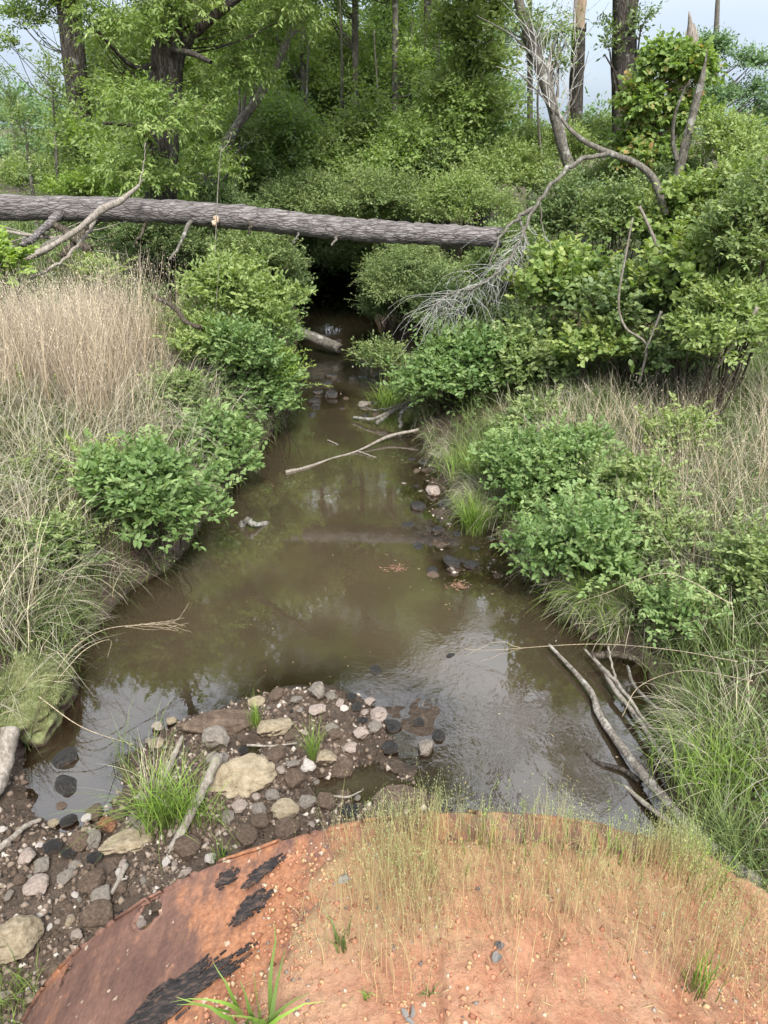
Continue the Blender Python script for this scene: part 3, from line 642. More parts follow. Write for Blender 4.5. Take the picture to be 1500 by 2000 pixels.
# (photo x, y, width, kind, label)
ST = [
 (620, 1356, 42, 'grey', 'pitted dark grey stone at the far edge of the gravel bar, half in the water'),
 (648, 1362, 24, 'grey', 'small grey stone touching the pitted dark stone at the bar edge'),
 (541, 1362, 32, 'brown', 'brown wet stone at the top of the bar beside the pale cobble'),
 (580, 1370, 24, 'grey', 'small wet grey stone on the bar edge between brown and pitted stones'),
 (500, 1376, 36, 'tan', 'pale lichen-spotted cobble on top of the muddy slab'),
 (672, 1387, 18, 'white', 'small whitish stone below the pitted dark stone'),
 (686, 1366, 24, 'black', 'black wet stone at the waterline of the bar'),
 (722, 1376, 24, 'pale', 'small pale angular stone, uppermost of the right hand cluster'),
 (712, 1394, 18, 'pale', 'small pale chip left of the angular pale stones'),
 (740, 1402, 38, 'pale', 'pale flat-topped stone in the cluster at the bar tip'),
 (733, 1426, 30, 'grey', 'blue grey stone below the pale flat-topped stone'),
 (766, 1424, 36, 'black', 'black wet stone at the tip of the bar'),
 (705, 1439, 32, 'pale', 'pale pitted stone below the blue grey stone'),
 (685, 1469, 32, 'pale', 'rounded pale pitted stone above the muddy pool'),
 (655, 1440, 30, 'brown', 'muddy brown lump left of the pale pitted stones'),
 (635, 1488, 46, 'tan', 'tan block with pale crust beside the thin grass tuft'),
 (603, 1502, 32, 'white', 'pale pear-shaped stone beside the tan crusted block'),
 (550, 1508, 20, 'pale', 'small pink stone right of the large pale slab'),
 (763, 1466, 36, 'black', 'black wet stone lying in the shallow water'),
 (831, 1466, 42, 'grey', 'wet stone with white crust in the shallow water'),
 (857, 1441, 30, 'black', 'black wet stone farthest out from the bar'),
 (818, 1416, 24, 'black', 'dark half-sunken stone beyond the bar tip'),
 (733, 1316, 30, 'black', 'dark stone breaking the water surface beyond the bar'),
 (878, 1288, 22, 'black', 'dark sunken chunk poking from the water in mid pool'),
 (421, 1452, 58, 'grey', 'dark blue grey stone left of the broken concrete block'),
 (475, 1470, 20, 'black', 'small black stone in the puddle below the concrete block'),
 (540, 1478, 40, 'brown', 'rounded brown stone in mud above the large pale slab'),
 (132, 1488, 50, 'black', 'black wet stone with pale top in the left shallow'),
 (130, 1542, 52, 'black', 'large black glistening stone in the left shallow'),
 (120, 1578, 20, 'brown', 'small brown stone in water below the glistening one'),
 (137, 1606, 30, 'black', 'dark stone at the near edge of the left shallow'),
 (185, 1592, 34, 'brown', 'dark brown wet stone by the near edge of left shallow'),
 (212, 1618, 40, 'rust', 'rusty orange and black stone left of the pale grass clump'),
 (232, 1600, 30, 'brown', 'brown stone behind the rusty orange one'),
 (55, 1680, 44, 'pale', 'round pale stone near the left edge of the gravel'),
 (84, 1698, 38, 'grey', 'grey lined stone right of the round pale stone'),
 (72, 1740, 48, 'pale', 'pinkish smooth stone below the grey lined stone'),
 (38, 1722, 24, 'brown', 'brown stone beneath the round pale stone'),
 (18, 1752, 22, 'grey', 'small grey stone at left edge of the gravel'),
 (105, 1660, 38, 'black', 'angular black stone above the grey lined stone'),
 (134, 1672, 30, 'black', 'black stone between the angular black one and the dark ones'),
 (155, 1650, 40, 'brown', 'dark brown stone with rust mark above black stones'),
 (186, 1680, 30, 'black', 'black stone in the middle of the dark cluster'),
 (180, 1645, 44, 'grey', 'dark grey upright stone behind the dark cluster'),
 (130, 1716, 34, 'grey', 'half-buried grey stone right of the pinkish one'),
 (182, 1728, 50, 'brown', 'muddy dome-shaped stone above the blue grey block'),
 (200, 1762, 50, 'grey', 'blue grey flat block above the mossy brown block'),
 (190, 1796, 58, 'brown', 'brown block under the blue grey one by the pipe'),
 (240, 1690, 20, 'pale', 'small pale upright chip by the forked stick'),
 (232, 1708, 18, 'white', 'white chip lying next to the forked stick'),
 (326, 1686, 22, 'white', 'bright white stone by the foot of the weathered plank'),
 (341, 1689, 14, 'pale', 'tiny pale stone touching the bright white stone'),
 (412, 1682, 26, 'white', 'bright white stone at the edge of the rusty pipe'),
 (366, 1664, 58, 'brown', 'mossy dark brown stone below the weathered plank'),
 (235, 1740, 36, 'brown', 'rough brown clod at right of the dome-shaped stone'),
 (470, 1581, 34, 'pale', 'round pale stone under the large slab'),
 (506, 1587, 34, 'grey', 'round grey pitted stone right of the pale round one'),
 (532, 1560, 32, 'grey', 'grey pitted stone above the brown block'),
 (502, 1560, 20, 'pale', 'small pale stone tucked under the large slab'),
 (560, 1592, 58, 'tan', 'brown striped block beside the muddy pool'),
 (562, 1624, 46, 'brown', 'dark brown flat stone against the pipe rim'),
 (510, 1610, 38, 'brown', 'dark muddy stone between the grey stone and the pipe rim'),
 (600, 1572, 36, 'grey', 'grey stone with white streak beside the rusty lump'),
 (611, 1568, 22, 'rust', 'small rusty orange lump in the pool edge'),
 (636, 1570, 44, 'brown', 'wet brown pointed stone right of the rusty lump'),
 (683, 1590, 34, 'black', 'black wet stone by the pipe rim'),
 (624, 1535, 22, 'grey', 'flat wet stone in the muddy pool'),
 (670, 1560, 30, 'brown', 'brown flat stone lying in the muddy pool'),
 (575, 1530, 46, 'brown', 'dark muddy lump right of the large slab'),
 (665, 1505, 60, 'brown', 'broad muddy lump right of the tan crusted block'),
 (480, 1640, 50, 'brown', 'muddy lump beside the small reedy tuft'),
 (845, 965, 34, 'pale', 'pinkish pale stone stranded in the right hand shallows'),
 (868, 988, 28, 'black', 'black stone below the pinkish pale stone'),
 (893, 1049, 22, 'black', 'black round stone left of the bright grass tuft'),
 (926, 1076, 20, 'black', 'black round stone below the bright grass tuft'),
 (928, 1106, 20, 'black', 'black stone with white spot near right shore'),
 (882, 1103, 34, 'black', 'dark crumbly clod in the right shallows'),
 (845, 1120, 26, 'black', 'dark sunken clod left of the crumbly clod'),
 (816, 996, 34, 'black', 'dark flat stone in the shallow riffle'),
 (803, 902, 16, 'black', 'small black stone below the big right bush'),
 (828, 908, 18, 'black', 'stubby black stone near the right grass edge'),
 (622, 770, 20, 'black', 'small dark riffle stone under the left shrubs'),
 (647, 776, 26, 'black', 'larger dark riffle stone in the middle of the stream'),
 (614, 790, 26, 'black', 'dark riffle stone closest to the left shrubs'),
 (618, 802, 16, 'black', 'tiny dark riffle stone below the others'),
 (712, 795, 28, 'grey', 'grey flat riffle stone near the stick pile'),
 (668, 801, 14, 'black', 'tiny dark riffle stone left of the grey flat one'),
 (646, 740, 24, 'black', 'dark stone upstream of the riffle'),
 (690, 745, 22, 'black', 'dark stone upstream near the right bank'),
 (660, 670, 18, 'black', 'far dark stone near the lichen-covered log'),
]
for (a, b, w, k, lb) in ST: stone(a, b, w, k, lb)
# larger shaped ones
def big(px, py, wpx, asp, hz, mat, seed, label, rot=0.0, z=None, dz=0.0, ang=0.18, tilt=(0, 0), name='stone', cat='stone'):
    p = at_z(px, py, 0.08 if z is None else z); s = wpx * mpp(p)
    me = rock_mesh(name, mat, seed, 1, asp, hz, ang, 5)
    o = bpy.data.objects.new(name, me); col.objects.link(o); o.scale = (s, s, s)
    o.rotation_euler = (tilt[0], tilt[1], rot); g = float(ground(p[0], p[1]))
    o.location = (p[0], p[1], g + s * hz * .2 + dz); stones.append((p[0], p[1], s)); return tag(o, label, cat)
big(470, 1528, 150, 0.62, 0.42, M['rock_tan'], 5, 'large flat pale tan slab in the middle of the gravel bar', 0.25, tilt=(0.16, 0))
big(425, 1412, 160, 0.42, 0.26, M['rock_brown'], 17, 'long muddy grey slab along the upper edge of the gravel bar', 0.2, tilt=(.1, 0))
big(535, 1420, 74, 0.72, 0.5, M['rock_tan'], 29, 'broken block of pale concrete below the muddy slab', 0.6)
big(245, 1648, 105, 0.55, 0.4, M['rock_tan'], 31, 'wedge-shaped pale slab left of the weathered plank', 0.35, tilt=(.1, .1))
big(280, 1618, 50, 0.7, 0.6, M['rock_grey'], 33, 'grey green stone behind the grass clump on the bar', 0.35)
big(40, 1850, 105, 0.85, 0.75, M['rock_tan'], 41, 'big rounded tan boulder in the lower left beside the pipe', 0.3)
big(780, 1545, 110, 0.6, 0.3, M['rock_brown'], 47, 'low wet brown slab against the pipe rim at the bar end', 0.1, dz=-.02)
big(860, 1570, 60, 0.6, 0.4, M['rock_black'], 49, 'black slab between the pool and the pipe rim', 0.1, dz=-.02)
big(105, 1900, 60, 0.8, 0.6, M['rock_brown'], 51, 'brown stone wedged against the torn side of the pipe', 0.1)
# small stones scattered over the bar
named = [(o.location[0], o.location[1], o['label']) for o in bpy.data.objects if o.get('category') == 'stone']
cnt = 0; tries = 0
while cnt < 240 and tries < 6000:
    tries += 1
    px_, py_ = rng.uniform(0, 860), rng.uniform(1360, 1960)
    p = at_z(px_, py_, 0.06)
    d = float(sdist(p[0], p[1])[0])
    if d < -0.02 or p[0] < -2.5: continue
    if abs(p[0] - PC) < PR and p[1] < PY + .1: continue
    if (px_ < 200 and py_ < 1600): continue
    if any((p[0] - a) ** 2 + (p[1] - b) ** 2 < (s * .45 + .02) ** 2 for a, b, s in stones): continue
    w = rng.choice([9, 12, 16, 21, 27, 34], p=[.18, .22, .24, .18, .11, .07]); k = rng.choice(['pale', 'grey', 'brown', 'black', 'white', 'rust', 'tan'], p=[.2, .24, .25, .09, .08, .05, .09])
    if px_ < 130 and py_ > 1770: k = 'pale' if rng.random() < .5 else k
    nk = min(((a - p[0]) ** 2 + (b - p[1]) ** 2, a, b, l_) for a, b, l_ in named); ddx, ddy = p[0] - nk[1], p[1] - nk[2]
    w8 = nk[3].split()[:6]
    while w8[-1] in ('at', 'the', 'of', 'in', 'a', 'by', 'from', 'with', 'to', 'and', 'near', 'on', 'beside', 'left', 'right', 'below', 'above', 'between', 'against', 'under', 'behind', 'half', 'into', 'over', 'touching', 'lying', 'out', 'across', 'far', 'wet', 'small', 'big', 'breaking', 'farthest', 'pale', 'its', 'along', 'poking', 'next', 'muddy', 'upper', 'lower', 'large', 'blue', 'grey', 'glistening', 'flat', 'round', 'angular', 'tip', 'beyond', 'toward', 'right.', 'uppermost', 'tucked'): w8.pop()
    side = ('just right of' if ddx > 0 else 'just left of') if abs(ddx) > abs(ddy) else ('just behind' if ddy > 0 else 'just in front of')
    zone = 'on the muddy bar beside the pipe' if py_ > 1640 else ('near the large slab on the bar' if py_ > 1470 else 'along the far edge of the bar')
    sz = 'tiny' if w < 13 else 'small'
    stone(px_, py_, w, k, f'{sz} {CN[k]} stone {side} the ' + ' '.join(w8), group='small stones scattered on the gravel bar', sink=0.45); cnt += 1

named2 = [(o.location[0], o.location[1], o['label']) for o in bpy.data.objects if o.get('category') == 'stone' and o.location[1] > 5.2]
for k in range(46):
    px_, py_ = (rng.normal(875, 55), rng.uniform(915, 1150)) if k < 34 else (rng.uniform(600, 740), rng.uniform(735, 820))
    p = at_z(px_, py_, 0); nk = min(((a - p[0]) ** 2 + (b - p[1]) ** 2, a, b, l_) for a, b, l_ in named2); w8 = nk[3].split()[:7]
    while w8[-1] in ('the', 'in', 'of', 'below', 'left', 'right', 'near', 'under', 'with', 'stranded', 'by', 'at', 'bright', 'hand', 'crumbly', 'big', 'pinkish', 'grass', 'shallow', 'grey', 'white', 'closest', 'to'): w8.pop()
    side = ('just right of' if p[0] > nk[1] else 'just left of') if abs(p[0] - nk[1]) > abs(p[1] - nk[2]) else ('just behind' if p[1] > nk[2] else 'just in front of')
    sz_ = rng.choice([9, 13, 18, 24]); stone(px_, py_, sz_, rng.choice(['black', 'black', 'brown', 'grey'], p=[.5, .2, .22, .08]), ('tiny' if sz_ < 12 else 'small') + ' dark clod ' + side + ' the ' + ' '.join(w8), group='dark clods and stones in the shallows', sink=.3)
# gravel and clods too many to count
def grit(name, pts, smin, smax, mat, rng, label, cat):
    n = len(pts); o = np.array([(1, 0, 0), (-1, 0, 0), (0, 1, 0), (0, -1, 0), (0, 0, .8), (0, 0, -.8)], float)
    f = np.array([(0, 2, 4), (2, 1, 4), (1, 3, 4), (3, 0, 4), (2, 0, 5), (1, 2, 5), (3, 1, 5), (0, 3, 5)])
    s = smin + (smax - smin) * rng.random(n) ** 3
    V = pts[:, None] + o[None] * s[:, None, None] * (0.55 + 0.8 * rng.random((n, 6, 1))) + rng.normal(size=(n, 6, 3)) * s[:, None, None] * .2
    t = (np.arange(n)[:, None, None] * 6 + f[None]).reshape(-1, 3)
    m_ = MB(); m_.add(V.reshape(-1, 3), t=t, a=np.repeat(rng.random(n), 6))
    return tag(m_.build(name, mat), label, cat, kind='stuff')
def grit_mat(name, stops, rough=.9):
    m, t, out = newmat(name); principled(t, out, ramp(t, attr(t, 'rnd'), stops), rough, spec=.3); return m
n = 42000; px_ = rng.uniform(-120, 900, n); py_ = rng.uniform(1340, 2050, n)
P = np.array([at_z(a, b, 0.06) for a, b in zip(px_, py_)]); d = sdist(P[:, 0], P[:, 1])
k = (d > -0.03) & (fbm(P[:, 0] * 3, P[:, 1] * 3, 3) + rng.random(n) * .3 > 0.05); P = P[k]; P[:, 2] = ground(P[:, 0], P[:, 1])
n = 9000; q0 = np.array([at_z(a, b) for a, b in zip(rng.uniform(560, 1050, n), rng.uniform(660, 1180, n))]); q0[:, 2] = ground(q0[:, 0], q0[:, 1]); q0 = q0[(q0[:, 2] > -.03) & (q0[:, 2] < .08)]; P = np.vstack([P, q0])
grit('gravel', P, 0.003, 0.028, grit_mat('grit', [(0, (0.035, 0.025, 0.018)), (0.5, (0.09, 0.064, 0.046)), (0.85, (0.18, 0.14, 0.11)), (0.95, (0.3, 0.26, 0.22)), (1, (0.42, 0.38, 0.34))]), rng, 'dark muddy gravel and clods between the stones of the bar', 'gravel')
n = 34000; P = np.stack([rng.uniform(-.7, 2.2, n), rng.uniform(.5, 1.5, n), np.zeros(n)], 1)
k = (P[:, 0] > soil_edge(P[:, 1]) - .02) & (P[:, 1] - SH * P[:, 0] < 1.42) & (fbm(P[:, 0] * 3, P[:, 1] * 3, 3) + rng.random(n) * .35 > 0.06); P = P[k]; P[:, 2] = np.where((P[:, 0] < soil_edge(P[:, 1] - SH * P[:, 0]) + .1), np.maximum(mound_z(P[:, 0], P[:, 1]), pipez(P[:, 0]) + .006), mound_z(P[:, 0], P[:, 1]))
grit('clay_crumbs', P, 0.0008, 0.0085, grit_mat('crumbs', [(0, (0.2, 0.08, 0.045)), (0.45, (0.34, 0.16, 0.095)), (0.8, (0.38, 0.25, 0.13)), (0.93, (0.36, 0.30, 0.24)), (1, (0.10, 0.08, 0.07))]), rng, 'orange and yellow crumbs of clay and grit on the embankment', 'grit')

# ------------------------------------------------------------------ dead wood
def wood(name, pts, r0, r1, mat, label, cat='log', rad=None, sides=12, rough=0.25, n=None, jag=0.03, seed=1, parts=()):
    """pts in world metres; parts: extra branches as (pts, r0, r1)"""
    rg = np.random.default_rng(seed); base = np.asarray(pts[0], float)
    e = empty(name, base, label, cat)
    m_ = MB(); tube(m_, pts, r0, r1, n or len(pts) * 10, sides, rough, rg, rad, jag=jag)
    m_.v = [v - base for v in m_.v]; m_.build('stem', mat, e, smooth=True)
    for (bp, b0, b1, *mm) in parts:
        b_ = MB(); tube(b_, bp, b0, b1, max(5, len(bp) * 5), 7, rough * .8, rg, jag=.01, kink=.010 if len(bp) > 2 and bp[0][1] > 9 else .003)
        b_.v = [v - base for v in b_.v]; b_.build('branch', mm[0] if mm else mat, e, smooth=True)
    return e
A = lambda l, z: [at_z(x, y, z) for x, y in l]
# trunk fallen across the creek
L0 = at_y(-260, 402, 12.9); L1 = at_y(300, 412, 12.3); L2 = at_y(700, 449, 11.7); L3 = at_y(962, 463, 11.4)
stubs = []
def st(px, py, qx, qy, Y, r, dY=-.3, mat='bark_brown'): stubs.append(([at_y(px, py, Y), at_y((px + qx) / 2 + 4, (py + qy) / 2, Y + dY * .5), at_y(qx, qy, Y + dY)], r, r * .55, M[mat]))
st(375, 425, 330, 508, 12.1, .036, -.4, 'bark_grey'); st(288, 420, 262, 480, 12.25, .034, -.1); st(422, 425, 417, 439, 12.0, .04, -.3, 'wood_strip')
st(488, 432, 485, 456, 11.9, .028, -.2); st(584, 442, 572, 476, 11.8, .024, -.1, 'bark_grey'); st(660, 448, 648, 480, 11.7, .026, -.2, 'bark_grey')
st(118, 415, 45, 480, 12.4, .075, -.9, 'bark_pine'); st(190, 420, 120, 500, 12.4, .08, -.6, 'bark_brown'); st(290, 410, 300, 392, 12.3, .03, 0); st(105, 405, 98, 390, 12.6, .03, 0)
wood('fallen_trunk', [L0, L1, L2, L3], .2, .15, M['bark_pine'], 'long grey pine trunk fallen across the creek from bank to bank', 'fallen tree', rad=[.185, .175, .168, .158, .145, .132], sides=40, rough=.15, n=190, jag=.16, seed=4, parts=stubs)
# grey dead branches at its left end
def br(pts, Y0, Y1):
    k = len(pts); return [at_y(x, y, Y0 + (Y1 - Y0) * i / (k - 1)) for i, (x, y) in enumerate(pts)]
wood('dead_branch', br([(272, 362), (235, 392), (195, 412), (150, 450), (80, 492), (20, 515)], 11.9, 11.0), .028, .02, M['wood_pale'], 'long pale bare branch leaning over the left end of the fallen trunk', 'branch', rad=[.018, .045, .05, .04, .04, .03], seed=2,
     parts=[(br([(190, 416), (172, 455), (140, 490), (118, 512), (60, 545)], 11.8, 10.9), .032, .018), (br([(272, 362), (280, 330), (284, 280)], 11.9, 12.1), .012, .006), (br([(262, 368), (282, 350)], 11.9, 12.0), .01, .005)])
wood('dead_branch', br([(165, 445), (110, 470), (60, 490), (10, 480)], 12.2, 11.4), .06, .03, M['bark_grey'], 'thick grey branch slumped under the trunk at the far left', 'branch', seed=3)
wood('dead_branch', br([(130, 468), (80, 462), (30, 455), (-30, 440)], 12.0, 12.2), .03, .02, M['wood_pale'], 'slender pale branch lying level behind the slumped one', 'branch', seed=5)
wood('dead_branch', br([(175, 490), (130, 452), (95, 434)], 11.8, 12.2), .07, .04, M['bark_brown'], 'dark brown branch crossing below the left end of the trunk', 'branch', seed=6)
rb = np.random.default_rng(77)
for i in range(16):
    x, y = rb.uniform(-10, 180), rb.uniform(440, 520); a = rb.uniform(-.6, .6)
    wood('dead_twig', br([(x, y), (x + 40, y + 30 * a), (x + 90, y + 60 * a + rb.normal() * 8)], 11.8 + rb.random(), 11.8 + rb.random()), .012, .005, M['wood_pale' if i % 2 else 'bark_brown'],
         '%s %s twig %s in the brush pile under the trunk' % ('far left' if x < 60 else 'middle' if x < 120 else 'right hand', 'pale' if i % 2 else 'brown', ('sloping down' if a > .2 else 'sloping up' if a < -.2 else 'lying level') + (' high' if y < 465 else ' midway' if y < 492 else ' low')), 'twig', seed=i)['group'] = 'twigs of the brush pile at left'
# log at the right edge of the water
zl = [.06, .05, .04, .06, .10, .16, .24, .34]
LP = [(1072, 1258), (1150, 1345), (1170, 1395), (1215, 1460), (1280, 1540), (1345, 1612), (1400, 1660), (1475, 1722)]
wood('water_log', [at_z(x, y, z) for (x, y), z in zip(LP, zl)], .03, .05, M['bark_log'], 'long crooked grey log lying half in the water along the right shore', 'log', rad=[.010, .021, .025, .028, .030, .031, .033, .035], sides=18, rough=.2, n=90, seed=8)
wood('dead_branch', [at_z(x, y, z) for x, y, z in [(1142, 1268, .10), (1180, 1310, .09), (1200, 1345, .08), (1245, 1400, .08), (1290, 1470, .1), (1352, 1540, .2)]], .014, .016, M['wood_pale'], 'pale forked branch lying just right of the crooked log', 'branch', seed=9, rad=[.008, .018, .02, .018, .016, .012],
     parts=[([at_z(1172, 1300, .1), at_z(1215, 1345, .12), at_z(1262, 1410, .12), at_z(1310, 1455, .18)], .016, .008), ([at_z(1188, 1262, .2), at_z(1195, 1300, .12), at_z(1205, 1330, .1)], .007, .01)])
wood('dead_branch', [at_z(x, y, z) for x, y, z in [(1225, 1300, .14), (1240, 1340, .14), (1285, 1385, .15), (1330, 1410, .2)]], .01, .017, M['bark_grey'], 'short grey stick across the forked branch on the mud', 'branch', seed=10)
wood('dead_branch', A([(1155, 1282), (1200, 1278), (1250, 1288)], .1), .03, .022, M['bark_brown'], 'dark short limb on the mud at the top of the branch tangle', 'branch', seed=11)
wood('sunken_branch', [at_z(x, y, z) for x, y, z in [(1128, 1460, -.01), (1170, 1490, .01), (1215, 1503, .02), (1250, 1525, .025)]], .012, .02, M['wood_wet'], 'dark wet branch just breaking the water left of the crooked log', 'branch', seed=12)
wood('sunken_branch', [at_z(x, y, z) for x, y, z in [(1220, 1535, .0), (1260, 1570, .03), (1300, 1600, .06), (1350, 1640, .12)]], .012, .02, M['wood_pale'], 'pale thin stick under the lower end of the crooked log', 'branch', seed=14)
# mid-stream sticks
wood('floating_stick', [at_z(x, y, z) for x, y, z in [(558, 922, .012), (600, 912, .012), (650, 895, .0), (700, 880, .02), (760, 852, .08), (815, 840, .14)]], .03, .02, M['wood_pale'], 'long thin stick lying in the stream and reaching the right bank', 'stick', rad=[.022, .016, .012, .011, .020, .020], seed=15,
     parts=[([at_z(700, 882, .02), at_z(735, 893, .01)], .01, .004), ([at_z(640, 860, .02), at_z(660, 868, .01)], .01, .006)])
wood('driftwood', [at_z(x, y, z) for x, y, z in [(690, 815, .05), (730, 818, .1), (770, 800, .2), (815, 790, .25)]], .02, .03, M['bark_grey'], 'grey driftwood branch curving out from under the big right bush', 'branch', seed=16,
     parts=[([at_z(735, 828, .05), at_z(770, 800, .2), at_z(800, 785, .3)], .03, .02), ([at_z(780, 835, .05), at_z(785, 805, .2), at_z(805, 790, .35)], .03, .02), ([at_z(700, 795, .05), at_z(740, 800, .18), at_z(780, 790, .3)], .012, .012)])
wood('lichen_log', [at_z(520, 620, .55), at_z(560, 640, .42), at_z(610, 658, .3), at_z(662, 680, .16)], .11, .09, M['bark_grey'], 'lichen-spotted log jutting from the left bank over the stream', 'log', seed=17, sides=16, jag=.06)
wood('broken_bough', br([(300, 578), (340, 600), (362, 628), (390, 640)], 10.2, 9.6), .035, .03, M['bark_brown'], 'broken brown bough half buried in the left bank grass', 'branch', seed=18)
# on the bar
wood('weathered_plank', [at_z(330, 1668, .06), at_z(372, 1590, .16), at_z(400, 1535, .24), at_z(425, 1480, .28)], .028, .03, M['wood_pale'], 'weathered pale wood stake lying across the gravel bar beside the grass clump', 'driftwood', sides=9, rough=.35, seed=19)
wood('weathered_stake', [at_z(322, 1518, .08), at_z(338, 1480, .16), at_z(354, 1444, .24)], .022, .014, M['wood_pale'], 'short pale stake standing behind the grass clump', 'driftwood', sides=8, rough=.3, seed=20)
wood('beached_log', [at_z(20, 1425, .3), at_z(10, 1490, .2), at_z(-10, 1545, .12), at_z(-40, 1600, .1)], .055, .035, M['wood_pale'], 'weathered grey log end at the left edge below the mossy boulder', 'log', sides=14, rough=.3, seed=21)
wood('shore_stick', [at_z(-20, 1672, .1), at_z(20, 1640, .1), at_z(52, 1612, .08), at_z(78, 1602, .06)], .022, .012, M['wood_pale'], 'grey stick pointing from the left edge toward the shallow', 'stick', seed=22)
wood('forked_stick', A([(218, 1745), (232, 1720), (246, 1690)], .12), .011, .014, M['wood_pale'], 'short forked stick beside the blue grey block', 'stick', seed=23, parts=[(A([(232, 1720), (250, 1712)], .12), .008, .005)])
wood('shore_stick', A([(482, 1455), (530, 1457), (575, 1452)], .1), .008, .006, M['wood_pale'], 'thin pale stick lying level below the concrete block', 'stick', seed=24)
wood('shore_stick', A([(650, 1555), (680, 1556), (705, 1545)], .08), .008, .004, M['wood_pale'], 'thin pale stick over the muddy pool', 'stick', seed=25)
wood('shore_stick', [np.array((*at_z(x, y, 2.13)[:2], 2.125)) for x, y in [(218, 1936), (250, 1920), (290, 1910)]][:0] or [at_y(218, 1936, 1.22), at_y(250, 1918, 1.24), at_y(293, 1910, 1.24)], .005, .003, M['wood_pale'], 'grey twig lying on the rusty pipe', 'stick', seed=26)
# half-sunk bark in the pool
wood('bark_chunk', [at_z(470, 1026, .0), at_z(484, 1016, .10), at_z(497, 1024, .05), at_z(522, 1022, .0)], .035, .025, M['bark_grey'], 'broken chunk of bark floating in the middle of the pool', 'bark', seed=27, sides=7, rough=.5)
mb = MB()
big(66, 1345, 175, 1.3, 0.85, None, 61, 'large boulder coated in pale green moss on the left shore', 0.4, z=.2, dz=-.06, ang=.45, name='mossy_boulder', cat='boulder').data.materials.clear()
bo = bpy.data.objects['mossy_boulder']
bo.data.materials.append(rock_mat('moss_rock', (0.06, 0.06, 0.03), (0.13, 0.13, 0.06), (0.2, 0.19, 0.1), .95, moss=(0.27, 0.29, 0.14), pit=2.0))

for i, (pts_, y_, r_, lb) in enumerate((([(420, 500), (424, 400), (428, 330), (432, 290)], 11.3, .008, 'thin white bare stem standing in front of the fallen trunk'), ([(430, 300), (445, 280), (452, 262)], 11.3, .006, 'wispy top twig beside the thin white stem'),
        ([(418, 690), (422, 600), (428, 520)], 10.2, .009, 'pale bare sapling in the tall airy left shrub'), ([(600, 330), (598, 240), (603, 80)], 19.5, .035, 'pale dead stem left of the half-hidden grey trunk'),
        ([(735, 330), (738, 200), (730, 60)], 20, .03, 'thin grey stem left of the straight centre trunk'), ([(805, 300), (800, 180), (806, 20)], 21, .03, 'thin dark stem right of the straight centre trunk'),
        ([(660, 300), (668, 160), (664, 0)], 20.5, .045, 'grey mossy stem in the middle of the wood'), ([(860, 290), (855, 150), (862, 10)], 20, .025, 'slender stem behind the airy tree'), ([(1060, 330), (1050, 200), (1064, 60)], 18, .03, 'dead stem beside the leaning grey tree'),
        ([(1320, 600), (1298, 520), (1275, 460), (1250, 405)], 9.4, .03, 'broken grey stub poking from the right thicket'), ([(1248, 750), (1262, 675), (1222, 640), (1208, 590), (1222, 500), (1235, 430)], 8.8, .018, 'crooked bare branch standing in front of the right thicket'),
        ([(1292, 608), (1275, 650), (1258, 690)], 8.7, .016, 'short bare fork joining the crooked branch at right'), ([(1480, 600), (1440, 660), (1400, 720)], 7.9, .02, 'leaning dead stem in the right edge dry grass'))):
    wood('bare_stem', br(pts_, y_, y_), r_, r_ * .5, M['bark_grey' if i in (3, 5, 6, 7) else 'wood_pale'], lb, 'branch', sides=6, seed=60 + i)
# ------------------------------------------------------------------ dead limb with drooping white twigs (right)
def limb_px(pts, Y0, Y1): return br(pts, Y0, Y1)
rg = np.random.default_rng(31)
main = limb_px([(1300, 420), (1278, 352), (1240, 318), (1190, 299), (1140, 275), (1105, 243), (1088, 215)], 11.6, 12.2)
arc = limb_px([(1190, 299), (1130, 315), (1085, 352), (1045, 405), (1015, 470), (985, 520), (940, 555), (880, 575), (842, 600)], 11.7, 10.2)
parts = [(arc, .032, .009)]
parts += [(limb_px([(1045, 405), (1000, 435), (975, 470), (955, 520)], 11.2, 10.6), .03, .008), (limb_px([(1015, 425), (1025, 470), (1010, 520), (1000, 555)], 11.2, 10.6), .018, .006),
          (limb_px([(1088, 215), (1075, 160), (1045, 60)], 12.2, 12.5), .018, .006), (limb_px([(1105, 243), (1115, 180), (1125, 100), (1120, 20)], 12.2, 12.6), .016, .006), (limb_px([(1100, 236), (1060, 190), (1040, 120)], 12.2, 12.4), .014, .005),
          (limb_px([(1055, 395), (1060, 450), (1075, 480), (1090, 520)], 11.2, 10.8), .01, .005)]
dl = wood('dead_limb', main, .075, .035, M['bark_grey'], 'bare dead limb arching over the right bank and drooping toward the stream', 'branch', rad=[.055, .05, .046, .042, .035, .025, .016], sides=14, rough=.15, seed=32, parts=parts)
tw = MB()
for i in range(150):
    t = rg.uniform(.45, 1); P0 = spline(arc, 60)[int(t * 59)]
    d = np.array((rg.normal() * .5 - .3, rg.normal() * .25 - .1, -abs(rg.normal()) * .6)); l = rg.uniform(.3, 1.0)
    P = [P0]; 
    for s in range(4):
        d = d * .8 + np.array((rg.normal() * .5 - .1, rg.normal() * .25, rg.normal() * .35 - .18)); P.append(P[-1] + nrm(d) * l / 4 - np.array((0, 0, .012 * s * s)))
    tube(tw, P, .0038, .0016, 8, 3, 0, rg, cap=False)
for i in range(46):
    P0 = spline(parts[3 + i % 3][0], 30)[rg.integers(3, 29)]; P = [P0]; d = np.array((rg.normal() * .6, .1, 1.0))
    for s in range(3): d = d + rg.normal(size=3) * .25; P.append(P[-1] + nrm(d) * .22)
    tube(tw, P, .006, .0025, 7, 3, 0, rg, cap=False)
tw.v = [v - np.array(dl.location) for v in tw.v]; tw.build('twigs', M['twig_white'], dl)

